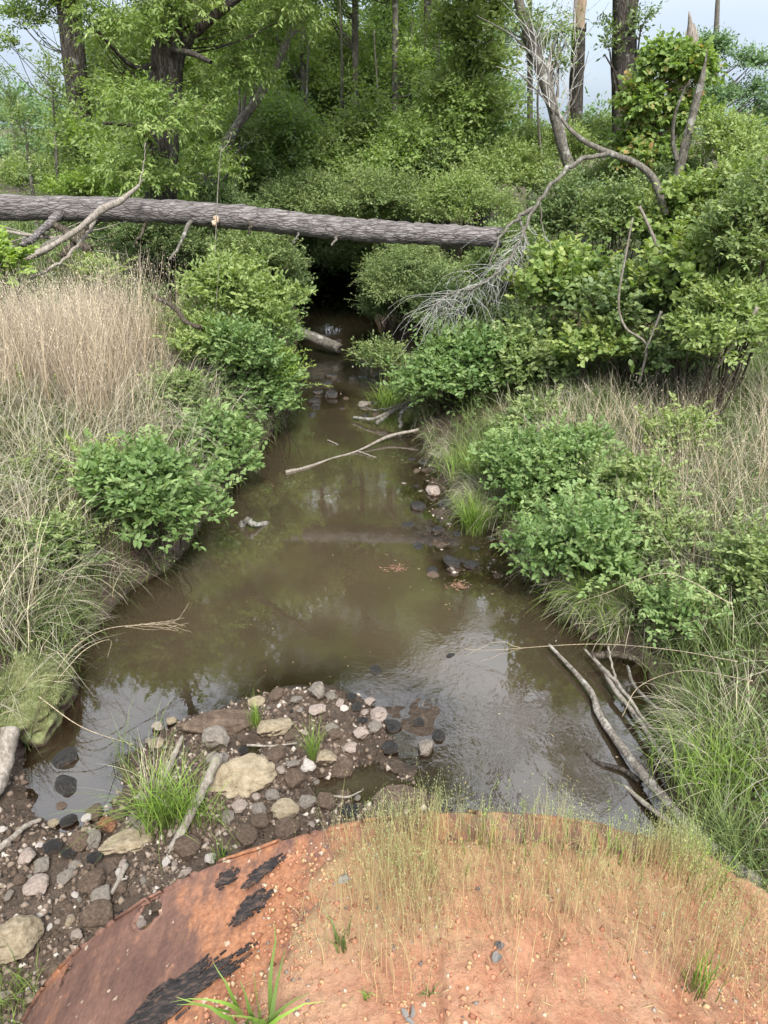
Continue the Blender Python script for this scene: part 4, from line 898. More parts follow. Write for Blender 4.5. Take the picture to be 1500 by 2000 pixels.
# ------------------------------------------------------------------ trees
def tree(name, label, base, path, rad, bark, clumps=None, nl=0, L=.08, W=.035, leaf='leaf_mid', seed=1, limbs=(), K=7, twig=.2, kind=4, hang=0., group=None, cat='tree', sides=14, rough=.16, jag=.05, extra=None, shell=.45, up=.5, twb=1.0):
    rg = np.random.default_rng(seed); base = np.asarray(base, float); e = empty(name, base, label, cat, group)
    m_ = MB(); C = tube(m_, path, 0, 0, len(path) * 8, sides, rough, rg, rad, jag=jag)
    for (bp, b0, b1) in limbs: tube(m_, bp, b0, b1, len(bp) * 5, 7, rough, rg, cap=False)
    if clumps is not None and len(clumps):
        cl = np.asarray(clumps); idx = range(len(cl)) if len(cl) < 40 else rg.choice(len(cl), 40, replace=False)
        for i in idx:                                   # a limb out to each clump
            c = cl[i, :3]; dz = C[:, 2] - (c[2] - .5 * np.hypot(*(c[:2] - C[-1, :2]))); s = C[np.argmin(np.abs(dz))]
            if np.linalg.norm(s - c) < .2: continue
            mid = (s + c) / 2 + np.array((0, 0, -.1 * np.linalg.norm(s - c))) + rg.normal(size=3) * .1
            b0 = min(rad[0] * .35, .012 + .022 * np.linalg.norm(s - c)) * twb; tube(m_, [s, mid, c], b0, b0 * .3, 9, 6, .1, rg, cap=False)
    m_.v = [v - base for v in m_.v]; m_.build('trunk', M[bark], e, smooth=True)
    if nl:
        f_ = MB(); t_ = MB(); foliage(f_, clumps, nl, L, W, rg, K, twig, kind, up, hang, shell, t_)
        f_.v = [v - base for v in f_.v]; cr_o = f_.build('crown', M[leaf], e)
        t_.v = [v - base for v in t_.v]
        if t_.n > 900: t_.build('twigs', M['twig'], cr_o)
    return e
def gz(x, y): return float(ground(np.array([x]), np.array([y]))[0])
def vpath(px0, py0, px1, py1, Y, top=None, dY=0):
    a = at_y(px0, py0, Y); b = at_y(px1, py1, Y + dY); g = gz(a[0], a[1])
    d = (b - a) / (b[2] - a[2]); p0 = a + d * (g - .3 - a[2]); p = [p0, a, b]
    if top: p.append(b + d * (top - b[2]))
    return p
def cl_px(lst, Y, rg, n=5, f=(.4, .65)):
    out = []
    for (x, y, rx, ry, *yy_) in lst:
        c = at_y(x, y, Y + (yy_[0] if yy_ else 0)); s = mpp(c); out.append(subclumps(rg, c, (rx * s, (rx + ry) / 2 * s, ry * s), n, f))
    return np.vstack(out)
rg = np.random.default_rng(90)
# left trunk with white-flecked bark
P = vpath(168, 340, 140, 70, 20, 17)
cl = cl_px([(40, 40, 70, 35), (150, 10, 80, 40), (90, -70, 130, 70), (230, -90, 150, 80), (60, -260, 220, 160), (20, 90, 35, 18), (185, 320, 30, 25), (165, 180, 16, 18)], 20, rg, 7)
tree('left_tree', 'tall tree with pale-flecked dark bark standing left of the oak', P[0], P, [.34, .30, .25, .12], 'bark_dark', cl, 32000, .10, .042, 'leaf_oak', 1, twig=.25, kind=4, twb=.35)
# broad water oak behind the fallen trunk
Yo = 14.2
P = [at_y(305, 560, Yo), at_y(312, 400, Yo), at_y(318, 250, Yo), at_y(330, 110, Yo), at_y(345, 20, Yo), at_y(360, -200, Yo), at_y(380, -520, Yo), np.array((-2.6, 14.3, 13.0))]
P[0][2] = gz(P[0][0], P[0][1]) - .3
lim = [([at_y(335, 120, Yo), at_y(390, 55, Yo - .2), at_y(470, -10, Yo - .4), at_y(600, -120, Yo - .6)], .10, .04), ([at_y(325, 95, Yo - .1), at_y(375, 105, Yo - .7), at_y(412, 122, Yo - 1)], .06, .03),
       ([at_y(318, 120, Yo), at_y(260, 130, Yo - .5), at_y(190, 60, Yo - 1.2)], .05, .02), ([at_y(312, 300, Yo), at_y(270, 250, Yo - .6), at_y(200, 240, Yo - 1)], .06, .02)]
cl = cl_px([(240, 60, 100, 60, -.8), (175, 30, 50, 40, -1), (330, 20, 110, 50, -.6), (440, 60, 110, 80, .3), (275, 210, 80, 65, -1.2), (330, 230, 90, 70, -1.1), (245, 320, 50, 60, -.8), (310, 350, 90, 60, -1), (410, 200, 90, 90, .4),
            (400, 320, 70, 80, .2), (480, 150, 70, 90, .8), (540, 40, 90, 70, .6), (350, 430, 80, 50, .2), (240, 420, 60, 50, -.2), (560, -90, 160, 90, 0), (300, -120, 260, 110, -.5), (400, -330, 380, 170, 0), (80, -120, 160, 90, -1), (350, -600, 300, 180, 0)], Yo, rg, 8)
cl = np.vstack([cl] + [subclumps(rg, c_, (2.2, 2.2, 1.6), 8, (.35, .6)) for c_ in ((-4.5, 14, 10.5), (-1.6, 14.5, 12.2), (.3, 14, 10.2))])
tree('oak_tree', 'broad leafy oak with dark trunk behind the fallen log', P[0], P, [.33, .29, .27, .26, .22, .17, .12, .05], 'bark_dark', cl, 150000, .085, .028, 'leaf_oak', 2, lim, K=8, twig=.22, kind=4, hang=.45, sides=18, twb=.28)
# leaning slim trunk right of the oak
P = [at_y(392, 470, 16.5), at_y(405, 360, 16.5), at_y(455, 260, 16.5), at_y(505, 190, 16.5), at_y(550, 105, 16.6), at_y(620, -60, 17), at_y(700, -300, 17.5)]; P[0][2] = gz(P[0][0], P[0][1]) - .3
cl = cl_px([(520, 100, 80, 70), (600, 0, 100, 70), (680, -120, 180, 100), (480, 260, 60, 60, .5), (720, -330, 260, 160)], 17, rg, 8)
tree('leaning_tree', 'slim mossy-barked tree leaning right behind the oak', P[0], P, [.11, .10, .09, .08, .07, .05, .02], 'bark_grey', cl, 30000, .085, .03, 'leaf_mid', 3, twig=.25, hang=.3)
# background trunks in the wood
def tall(px, pyb, pyt, Y, w, seed, leaf, nl, cls, bark='bark_grey', lab='', lean=0, top=16, L=.11):
    P = vpath(px, pyb, px + lean, pyt, Y, top); r = w * mpp(P[1]) / 2
    rg_ = np.random.default_rng(seed); cl = cl_px(cls, Y, rg_, 8)
    return tree('woodland_tree', lab, P[0], P, [r * 1.15, r, r * .9, r * .35], bark, cl, nl, L, L * .45, leaf, seed, twig=.35, kind=4, rough=.1, sides=10)
tall(772, 230, 10, 20.5, 13, 51, 'leaf_wood', 11000, [(740, -20, 60, 60), (800, -80, 110, 70), (770, -250, 200, 160), (800, 150, 60, 60)], lab='straight slim grey trunk rising in the centre of the wood', top=19)
tall(694, 220, 60, 21.5, 14, 52, 'leaf_wood', 11000, [(660, 30, 50, 40), (640, -80, 110, 70), (680, -230, 200, 150), (650, 170, 70, 60)], lab='grey trunk half hidden by leaves left of the centre trunk', top=19)
tall(592, 250, 90, 20.8, 11, 53, 'leaf_oak', 15000, [(560, 130, 60, 60), (610, -20, 120, 60), (580, -180, 200, 150), (540, 230, 70, 60)], lab='slim leafy tree between the oak and the grey trunks', top=17)
tall(832, 220, 20, 22, 9, 54, 'leaf_wood', 9000, [(870, 60, 40, 50), (860, -80, 100, 80), (850, -260, 180, 140), (830, 200, 60, 50)], lab='thin tree just right of the straight centre trunk', top=18)
tall(912, 250, 0, 18.2, 9, 55, 'leaf_yellow', 14000, [(900, 60, 60, 70), (940, 130, 60, 60), (890, 190, 70, 60), (950, 220, 60, 50), (930, -60, 90, 80), (960, 40, 40, 50)], 'bark_brown', 'light airy tree with big fresh green leaves right of centre', 6, 15, .12)
tall(1035, 310, 150, 22, 12, 56, 'leaf_mid', 1200, [(1040, 100, 30, 30)], lab='thin grey pole-like trunk left of the leaning grey tree', top=8.2)
tall(480, 300, 120, 31, 12, 57, 'leaf_wood', 20000, [(500, 60, 120, 110), (420, 150, 100, 90), (480, -120, 220, 150), (520, 230, 80, 70)], lab='leafy tree deep in the wood behind the oak', top=19)
tall(730, 250, 90, 38, 12, 58, 'leaf_far', 20000, [(740, 80, 130, 110), (860, 60, 110, 110), (760, -130, 220, 160), (640, 100, 100, 90)], lab='hazy green tree deepest in the centre of the wood', top=20)
tall(960, 240, 90, 36, 10, 59, 'leaf_far', 6000, [(960, 190, 60, 50), (975, 100, 40, 60)], lab='pale distant sapling seen through the gap right of centre', top=9)
# right hand leaning grey tree
Y5 = 16.5
P = [at_y(1140, 470, Y5), at_y(1128, 385, Y5), at_y(1100, 290, Y5), at_y(1085, 230, Y5), at_y(1050, 120, Y5), at_y(1018, 20, Y5), at_y(985, -120, Y5), at_y(960, -330, Y5)]; P[0][2] = gz(P[0][0], P[0][1]) - .3
cl = cl_px([(1020, 40, 50, 40), (1100, 60, 40, 50, .5), (960, -60, 70, 50), (980, -220, 130, 90), (1080, 130, 30, 40, .5)], Y5, rg, 6)
tree('leaning_grey_tree', 'grey-barked tree leaning left on the right bank behind the dead limb', P[0], P, [.12, .115, .11, .10, .095, .09, .07, .03], 'bark_grey', cl, 6500, .11, .03, 'leaf_mid', 61, twig=.25, hang=.4, sides=14,
     limbs=[([at_y(1085, 230, Y5), at_y(1060, 190, Y5 - .3), at_y(1000, 130, Y5 - .5)], .02, .008), ([at_y(1050, 120, Y5), at_y(1000, 70, Y5 - .3), at_y(930, 30, Y5 - .6)], .025, .008), ([at_y(1090, 240, Y5), at_y(1125, 190, Y5), at_y(1150, 100, Y5)], .02, .006)])
# snag with stripped top
Y6 = 22
P = vpath(1122, 260, 1130, 75, Y6)
e = tree('broken_snag', 'dead snag whose upper trunk is stripped to bare tan wood', P[0], P + [at_y(1131, 62, Y6)], [.2, .18, .16, .16], 'bark_dark', None, 0, seed=62, jag=.25)
m_ = MB(); tube(m_, [at_y(1130, 72, Y6), at_y(1133, 0, Y6), at_y(1136, -140, Y6), at_y(1140, -190, Y6)], 0, 0, 24, 14, .12, rg, [.155, .15, .13, .09], jag=.5); m_.v = [v - P[0] for v in m_.v]; m_.build('stripped_top', M['wood_strip'], e, smooth=True)
# tall dark trunk
P = vpath(1215, 290, 1219, 30, 18.5, 24); P[0][0] += 0
cl = cl_px([(1190, 100, 22, 40, -.4), (1248, 60, 16, 60, -.3), (1180, 60, 30, 20), (1230, -80, 60, 50), (1200, -330, 190, 100), (1260, 160, 30, 40)], 18.5, rg, 6)
cl = np.vstack([cl] + [subclumps(rg, c_, (1.5, 1.5, 1.0), 7, (.3, .5)) for c_ in ((5.6, 18, 12.5), (6.9, 18.5, 15), (5.9, 18, 18.5), (7.6, 18, 21), (4.6, 19, 23.5))])
tree('dark_trunk_tree', 'straight dark-barked tree trunk with ivy rising on the right', P[0], P, [.25, .235, .22, .1], 'bark_dark', cl, 20000, .10, .045, 'leaf_dark', 63, twig=.2, sides=18)
# grey leaning snag and the splintered trunk behind the maple
Y8 = 12.6
P = [at_y(1312, 520, Y8), at_y(1315, 430, Y8), at_y(1320, 368, Y8), at_y(1335, 300, Y8), at_y(1352, 230, Y8), at_y(1370, 160, Y8), at_y(1378, 118, Y8)]; P[0][2] = gz(P[0][0], P[0][1]) - .2
tree('grey_snag', 'bare silver-grey dead trunk leaning right, forked near its foot', P[0], P, [.055, .055, .07, .065, .06, .045, .012], 'bark_grey', None, 0, seed=64, jag=.15, limbs=[([at_y(1322, 312, Y8), at_y(1314, 275, Y8), at_y(1318, 225, Y8 - .1), at_y(1338, 172, Y8 - .2)], .04, .012)])
Y9 = 15.5
P = vpath(1300, 330, 1338, 130, Y9)
e = tree('splintered_trunk', 'dark broken trunk with a jagged pale splinter at its top', P[0], P + [at_y(1345, 100, Y9)], [.17, .15, .14, .13], 'bark_dark', None, 0, seed=65, jag=.1)
m_ = MB()
for dx, tp, r in ((0, 22, .10), (9, 45, .07), (-6, 60, .05), (4, 70, .11)):
    tube(m_, [at_y(1352 + dx, 118, Y9), at_y(1350 + dx, (118 + tp) / 2, Y9), at_y(1346 + dx, tp, Y9)], 0, 0, 9, 6, .3, rg, [r, r * .85, .008])
m_.v = [v - P[0] for v in m_.v]; m_.build('splinter', M['wood_pale'], e)
# maple sapling with red new leaves
Ym = 14
P = [at_y(1275, 420, Ym), at_y(1272, 300, Ym), at_y(1290, 200, Ym), at_y(1300, 110, Ym)]; P[0][2] = gz(P[0][0], P[0][1]) - .2
cl = cl_px([(1240, 190, 40, 50), (1290, 130, 60, 45), (1340, 140, 45, 50), (1290, 220, 60, 60), (1230, 290, 40, 60), (1280, 320, 50, 60), (1340, 230, 35, 50), (1330, 330, 40, 50), (1250, 370, 40, 40)], Ym, rg, 6)
tree('maple_sapling', 'young maple with reddish new leaf tips between the two snags', P[0], P, [.06, .05, .04, .015], 'bark_brown', cl, 13500, .085, .068, 'leaf_maple', 66, kind=6, hang=.3, twig=.2)
# far right round-crowned tree
Yf = 46
P = vpath(1390, 260, 1395, 150, Yf, 10); cl = cl_px([(1380, 100, 60, 40), (1430, 120, 60, 40), (1340, 140, 50, 35), (1460, 190, 50, 40), (1400, 190, 70, 45), (1350, 220, 60, 40), (1490, 230, 40, 40)], Yf, rg, 9, (.25, .5))
tree('distant_tree', 'distant round-crowned hazy tree at the upper right', P[0], P, [.3, .28, .2, .1], 'bark_grey', cl, 16000, .17, .09, 'leaf_far', 67, twig=.5)
# saplings at the left field edge
for i, (x, yb, yt, Y, sd_, lb) in enumerate([(112, 330, 170, 18, 71, 'slender sapling with sparse yellow leaves in front of the left field'), (60, 340, 260, 17, 72, 'thin twiggy sapling at the left, shorter than its neighbour'), (30, 300, 190, 24, 73, 'bare wispy sapling at the far left against the sky'), (215, 330, 120, 24, 74, 'thin tree showing between the left tree and the oak')]):
    P = vpath(x, yb, x - 10, yt, Y); r_ = np.random.default_rng(sd_)
    cl = cl_px([(x - 5, yt + 20, 45, 60), (x + 10, yt + 80, 40, 40), (x - 20, yt - 30, 50, 40)], Y, r_, 7)
    tree('sapling', lb, P[0], P, [.05, .04, .015], 'bark_grey', cl, 1700 if i != 3 else 3000, .07, .03, 'leaf_yellow' if i == 0 else 'leaf_mid', sd_, kind=4, shell=.8, twb=.6, sides=7)
# pole trunks scattered through the wood, each with a high crown (copies share the mesh)
rb = np.random.default_rng(12)
protos = []
for s in range(3):
    base = np.array((0, 0, 0.)); hh = 16 + s
    P = [base, np.array((.1, 0, 5.)), np.array((.25 * (s - 1), .2, 10.)), np.array((.5 * (s - 1), .2, float(hh)))]
    cl = np.vstack([subclumps(np.random.default_rng(s), (0.3 * (s - 1), 0, 11.5), (3.0, 3.0, 4.5), 30, (.2, .34)), subclumps(np.random.default_rng(s + 5), (0, 0, 4.8), (1.9, 1.9, 3.0), 14, (.2, .36))])
    protos.append(tree('woodland_tree', '', base, P, [.17, .14, .11, .03], 'bark_grey', cl, 11000, .13, .06, 'leaf_wood' if s != 1 else 'leaf_wood_dark', 200 + s, twig=.4, group='trees of the wood behind the creek'))
spots = [(1.3, 25), (0.4, 31), (-5.0, 24), (-3.8, 27), (1.2, 28), (-5.2, 33), (-1.6, 34), (-7.5, 31), (1.9, 36), (-8.5, 38), (-4, 42)]
names = ['straight tree right of the thin right trunk', 'slim-crowned tree behind the straight centre trunk', 'leafy tree right behind the oak crown', 'tree above the left side of the tunnel', 'tree above the right shrubs in the wood', 'deep tree behind the oak', 'deep tree behind the centre trunk', 'deep tree showing left of the oak trunk', 'deep tree at the right end of the wood', 'rear tree behind the oak, farther back', 'rearmost tree over the tunnel']
for i, (x, y) in enumerate(spots):
    if i < 3: e = protos[i]
    else:
        src = protos[i % 3]; e = src.copy(); col.objects.link(e)
        for ch in src.children:
            c = ch.copy(); col.objects.link(c); c.parent = e
            for g_ in ch.children: d_ = g_.copy(); col.objects.link(d_); d_.parent = c
    s = rb.uniform(.85, 1.1); e.location = (x, y, gz(x, y) - .2); e.rotation_euler = (0, 0, rb.random() * 6.28); e.scale = (s, s, s)
    e['label'] = names[i]

LOGXY = np.array([at_z(x, y, z)[:2] for (x, y), z in zip(LP, zl)])
def offlog(P):
    lx = np.interp(P[:, 1], LOGXY[::-1, 1], LOGXY[::-1, 0]); return ~((P[:, 1] < 5.0) & (P[:, 1] > 1.9) & (P[:, 0] > 0) & (P[:, 0] < lx + .30 - .16 * sstep(3.2, 2.4, P[:, 1])))
def region(rg, n, x0, x1, y0, y1, dmin=.05, dmax=99, dens=None):
    P = np.stack([rg.uniform(x0, x1, n), rg.uniform(y0, y1, n), np.zeros(n)], 1); d = sdist(P[:, 0], P[:, 1]); k = (d > dmin) & (d < dmax)
    if dens is not None: k &= rg.random(n) < dens(P[:, 0], P[:, 1])
    P = P[k]; P = P[offlog(P)]; P[:, 2] = ground(P[:, 0], P[:, 1]); return P
def clump(P, rg, n, s):     # points gathered into tufts
    c = P[rg.integers(len(P), size=n)].copy(); c[:, :2] += rg.normal(size=(n, 2)) * s; return c
# ------------------------------------------------------------------ shrubs
def shrub(label, px, py, rx, ry, Y, leaf, L, W, cover, seed, kind=6, n=14, K=7, twig=.14, hang=0., name='shrub', cat='shrub', f=(.28, .5), deep=1.0, group=None, up=.5, shell=.45):
    rg = np.random.default_rng(seed); c = at_y(px, py, Y); s = mpp(c); r = np.array((rx * s, (rx + ry) / 2 * s * deep, ry * s * 1.12))
    g = gz(c[0], c[1]); base = np.array((c[0], c[1], g)); e = empty(name, base, label, cat, group)
    cl = subclumps(rg, c, r, n, f)
    area = 4 * math.pi * (r[0] * r[1] * r[2]) ** (2 / 3); nl = int(cover * area / (L * W * .6))
    f_ = MB(); t_ = MB(); foliage(f_, cl, nl, L, W, rg, K, twig, kind, up, hang, shell, t_)
    for i_ in range(int(26 + 60 * min(1.2, r[0]))):
        k_ = cl[rg.integers(len(cl))]; o_ = rdir(rg, 1)[0]; o_[2] = abs(o_[2]) * .9 - .05
        a_ = k_[:3] + o_ * k_[3:] * .8; d_ = nrm(o_ + np.array((0, 0, .5 - hang)) + rg.normal(size=3) * .25); l_ = rg.uniform(.12, .48); kk = int(l_ / L * 2.4) + 3
        f0 = np.linspace(0.1, 1, kk)[:, None]; pp = a_ + d_ * l_ * f0 - np.array((0, 0, .22)) * l_ * f0 ** 2; si = nrm(np.cross(d_, (0, 0, 1.)))
        dd_ = d_ * .6 + si * np.where(np.arange(kk) % 2 == 0, 1, -1)[:, None] * .8 + rg.normal(size=(kk, 3)) * .2
        leaves(f_, pp, dd_, np.array((0, 0, .8)) + rg.normal(size=(kk, 3)) * .35, L * rg.uniform(.7, 1.1, kk), W * rg.uniform(.7, 1.1, kk), rg, kind, np.clip(.55 + .45 * rg.random(kk), 0, 1))
        tube(t_, [a_ - d_ * .05, a_ + d_ * l_ * .5 - np.array((0, 0, .055)) * l_, a_ + d_ * l_ - np.array((0, 0, .22)) * l_], .003, .0012, 4, 3, 0, rg, cap=False)
    s_ = MB()
    for k in (cl[:12] if Y < 16 else cl[:0]):
        p0 = base + np.array((rg.normal() * .1, rg.normal() * .1, -.05)); mid = (p0 + k[:3]) / 2 + rg.normal(size=3) * .08
        tube(s_, [p0, mid, k[:3] + np.array((0, 0, k[5] * .5))], .014, .004, 8, 5, .1, rg, cap=False)
    pr = e
    for m_, nm_, mt in ((f_, 'leaves', M[leaf]), (t_, 'twigs', M['twig']), (s_, 'stems', M['bark_brown'])):
        if not m_.n: continue
        m_.v = [v - base for v in m_.v]; o_ = m_.build(nm_, mt, pr if nm_ == 'twigs' else e, smooth=(nm_ == 'stems')); pr = o_ if nm_ == 'leaves' else pr
    return e
SHRUBS = [
 # left bank, near to far
 ('round leafy bush overhanging the water at the near left bank', 290, 980, 118, 130, 6.4, 'leaf_broad', .055, .028, 2.0, 301, .13),
 ('yellow green sprig bush at the crown of the near left bush', 215, 935, 55, 55, 6.7, 'leaf_lime', .04, .014, 1.0, 302, .1),
 ('small leafy bush right beside the near left bush at the waterline', 425, 880, 80, 78, 8.25, 'leaf_broad', .055, .03, 2.0, 303, .13),
 ('dark leafy bush behind the small waterline bush on the left', 480, 765, 90, 78, 9.9, 'leaf_broad', .055, .03, 2.0, 304, .14),
 ('bright yellow green shrub hanging over the water on the left bank', 530, 735, 55, 62, 10.3, 'leaf_lime', .05, .016, 1.5, 305, .15),
 ('pale green shrub in the left bank grass above the water', 410, 680, 80, 65, 10.0, 'leaf_yellow', .055, .022, 1.5, 306, .14),
 ('tall airy shrub on the left bank below the fallen trunk', 460, 590, 110, 95, 10.8, 'leaf_yellow', .06, .03, 1.8, 307, .2),
 ('shrub at the left lip of the dark tunnel', 530, 640, 60, 80, 12.6, 'leaf_broad', .06, .028, 1.7, 308, .16),
 ('dark bush under the middle of the fallen trunk', 480, 505, 95, 65, 14.0, 'leaf_mid', .055, .025, 1.8, 309, .18),
 ('dark leaf mass left of the tunnel mouth', 545, 560, 55, 90, 15.0, 'leaf_dark', .06, .028, 1.9, 310, .18),
 ('dense dark bush under the oak beneath the trunk', 300, 480, 110, 60, 13.6, 'leaf_dark', .06, .026, 1.8, 311, .18),
 ('bush with fresh leaves at the far left under the trunk', 195, 545, 40, 30, 11.4, 'leaf_yellow', .06, .03, 1.0, 312, .14),
 ('leafy sprout at the left picture edge below the branches', 10, 520, 35, 50, 10.5, 'leaf_lime', .07, .05, .5, 313, .12),
 ('low weedy bush inside the left bank grass', 60, 800, 70, 50, 8.2, 'leaf_yellow', .04, .014, .7, 314, .12),
 # right bank
 ('broad spreading bush at the right waterline in mid view', 900, 735, 125, 95, 10.2, 'leaf_broad', .058, .032, 1.9, 321, .16),
 ('darker half of the waterline bush mass nearer the grass', 1035, 705, 110, 90, 10.2, 'leaf_mid', .058, .036, 1.8, 322, .16),
 ('thin leafy spray reaching left over the stream', 745, 705, 55, 35, 12.2, 'leaf_mid', .055, .028, .9, 323, .2),
 ('bush with rounded leaves on the right bank behind the bright tuft', 1090, 915, 130, 85, 7.2, 'leaf_broad', .045, .026, 1.8, 324, .13),
 ('bush with rounded leaves at the waterline by the crooked log', 1140, 1065, 120, 105, 5.9, 'leaf_broad', .045, .026, 1.7, 325, .13),
 ('bush at the right edge of the rounded-leaf bushes', 1225, 970, 80, 80, 6.6, 'leaf_mid', .045, .026, 1.5, 326, .13),
 ('narrow feathery green weed standing in the right dry grass', 1140, 800, 22, 55, 9.4, 'leaf_broad', .05, .01, 1.3, 327, .1),
 ('bushy dark shrub at the right lip of the tunnel', 760, 600, 55, 75, 14.5, 'leaf_dark', .055, .026, 1.9, 328, .18),
 ('drooping bush above the right side of the stream', 800, 540, 90, 80, 13.8, 'leaf_mid', .055, .018, 1.8, 329, .2),
 ('shrub behind the white twigs on the right', 900, 600, 100, 80, 12.6, 'leaf_dark', .055, .026, 1.8, 330, .18),
 ('leafy shrub under the arching dead limb', 1000, 520, 90, 90, 12.8, 'leaf_mid', .06, .032, 1.8, 331, .2),
 ('dark undergrowth shrub roofing the tunnel', 650, 500, 90, 50, 19.5, 'leaf_dark', .07, .034, 2.2, 332, .25),
 # right bank vine thicket
 ('heart-leaved vine tangle below the leaning grey tree', 1110, 570, 100, 90, 10.6, 'leaf_vine', .07, .06, 1.5, 341, .2),
 ('vine tangle to the right of the hanging dead twig', 1240, 600, 100, 85, 9.6, 'leaf_dark', .06, .045, 1.6, 342, .2),
 ('light green vine mass at the right beneath the snag', 1370, 560, 110, 100, 9.2, 'leaf_vine', .07, .055, 1.5, 343, .2),
 ('leafy thicket at the right picture edge', 1475, 460, 95, 140, 8.8, 'leaf_mid', .045, .022, 1.8, 344, .18),
 ('vine thicket heaped around the foot of the grey snag', 1340, 430, 100, 80, 11.8, 'leaf_vine', .06, .045, 1.6, 345, .2),
 ('thicket below the dead limb fork', 1220, 440, 100, 80, 12.4, 'leaf_mid', .06, .04, 1.7, 346, .2),
 ('dark bush in the hollow right of the arching limb', 1110, 430, 90, 80, 13.2, 'leaf_dark', .06, .035, 1.8, 347, .2),
 ('tall thicket behind the grey snag on the right skyline', 1430, 300, 80, 70, 12.6, 'leaf_yellow', .06, .03, 1.6, 348, .2),
 ('shrub below the maple on the right', 1220, 350, 80, 60, 15.0, 'leaf_mid', .06, .03, 1.7, 349, .2),
 ('low leafy tangle at the foot of the right thicket above the dry grass', 1180, 690, 90, 45, 9.3, 'leaf_vine', .06, .045, 1.3, 351, .18),
 ('leafy scrub in the dry grass at the right edge', 1430, 640, 110, 75, 8.2, 'leaf_yellow', .05, .025, 1.5, 352, .2),
 ('scrub at the right edge low in the green grass', 1460, 1130, 80, 110, 5.2, 'leaf_mid', .04, .02, .8, 353, .14),
 ('small leafy shrub amid the right bank straw', 1330, 1210, 60, 60, 4.9, 'leaf_broad', .04, .02, .7, 354, .12),
 ('green shrub filling the bank below the lichen-covered log', 470, 690, 80, 60, 9.8, 'leaf_broad', .05, .026, 1.4, 355, .16),
 ('low bush linking the big right bush and the near bushes', 1050, 835, 75, 50, 8.9, 'leaf_mid', .045, .025, 1.3, 381, .14),
 ('small bush at the right shore above the sedge', 1000, 890, 50, 40, 8.1, 'leaf_broad', .045, .026, 1.2, 382, .12),
 ('weedy shrub in the middle of the right bank straw', 1320, 860, 80, 55, 7.7, 'leaf_yellow', .04, .02, .8, 383, .15),
 ('weedy green bush right of the near right bushes', 1300, 1060, 75, 60, 5.9, 'leaf_mid', .04, .02, .9, 384, .13),
 ('scruffy bush between tall dry grass and left bushes', 350, 790, 65, 55, 8.8, 'leaf_mid', .045, .022, 1.0, 385, .15),
 ('weedy plant low on the left bank above the boulder', 120, 1090, 60, 75, 5.7, 'leaf_mid', .038, .016, .8, 386, .13),
 ('green weeds at the left edge within the bleached grass', 50, 960, 70, 60, 6.6, 'leaf_yellow', .038, .014, .6, 387, .13),
 ('scrub at the far right above the dry grass', 1330, 690, 80, 50, 8.9, 'leaf_dark', .05, .03, 1.2, 388, .16),
 # behind the trunk, centre
 ('bright bush just above the right end of the trunk', 900, 400, 100, 55, 14.4, 'leaf_yellow', .055, .025, 1.8, 361, .2),
 ('rounded bush above the middle of the trunk', 760, 400, 110, 55, 16.0, 'leaf_mid', .055, .026, 1.9, 362, .2),
 ('dark bush above the trunk near the oak', 620, 395, 100, 55, 16.6, 'leaf_mid', .055, .026, 1.9, 363, .2),
 ('bush rising behind the middle bushes', 700, 320, 110, 60, 19.0, 'leaf_yellow', .065, .03, 1.8, 364, .25),
 ('bush below the airy tree', 860, 330, 110, 65, 18.0, 'leaf_dark', .065, .03, 1.9, 365, .25),
 ('bush behind the leaning slim tree', 560, 320, 100, 70, 19.5, 'leaf_mid', .065, .03, 1.8, 366, .25),
 ('bright bush left of the leaning grey tree', 990, 340, 90, 60, 17.0, 'leaf_yellow', .065, .035, 1.7, 367, .25),
 ('upper bush behind the dead limb', 1070, 300, 90, 55, 19.0, 'leaf_yellow', .065, .035, 1.6, 368, .25),
 ('upper bush between snag and dark trunk', 1170, 280, 80, 55, 20.0, 'leaf_mid', .07, .035, 1.6, 369, .25),
 ('bushy sapling group at back centre left', 640, 240, 110, 60, 23.0, 'leaf_mid', .08, .04, 1.7, 370, .3),
 ('bushy growth at back centre right', 800, 250, 110, 60, 23.5, 'leaf_yellow', .08, .04, 1.7, 371, .3),
 ('bush around the foot of the oak', 400, 420, 110, 60, 15.2, 'leaf_dark', .06, .028, 1.8, 372, .2),
 ('bright shrub at the foot of the left tree', 150, 370, 70, 30, 17.0, 'leaf_lime', .07, .035, 1.4, 373, .2),
 ('pale bush on the left field behind the branches', 70, 350, 90, 35, 19.0, 'leaf_yellow', .07, .035, 1.3, 374, .25),
 ('hazy shrub row far out on the left field', 60, 300, 130, 20, 34.0, 'leaf_far', .12, .06, 1.4, 375, .4),
 ('shrub filling the hollow under the trunk beside the tunnel', 680, 470, 60, 30, 17.5, 'leaf_dark', .06, .03, 1.8, 376, .2),
 ('bush on the right beneath the splintered trunk', 1300, 380, 90, 60, 13.6, 'leaf_dark', .06, .03, 1.7, 377, .2),
 ('pale green bush low at far right', 1440, 380, 60, 60, 11.2, 'leaf_yellow', .05, .022, 1.5, 378, .2),
]
for (lb, px, py, rx, ry, Y, lf, L, W, cv, sd_, twg) in SHRUBS:
    far = Y > 12; k_ = 1.0 if far else 1.25; L *= k_; W *= k_; cv *= 1.1; rx *= 1.1; ry *= 1.1
    shrub(lb, px, py, rx, ry, Y, lf, L, W, cv, sd_, kind=4 if far else 6, n=42 if rx > 80 else 28, twig=twg, hang=.35 if 'droop' in lb else 0., name='vine_thicket' if 'vine' in lb else 'shrub', cat='vines' if 'vine' in lb else 'shrub', f=(.10, .40) if rx > 80 else (.14, .44))

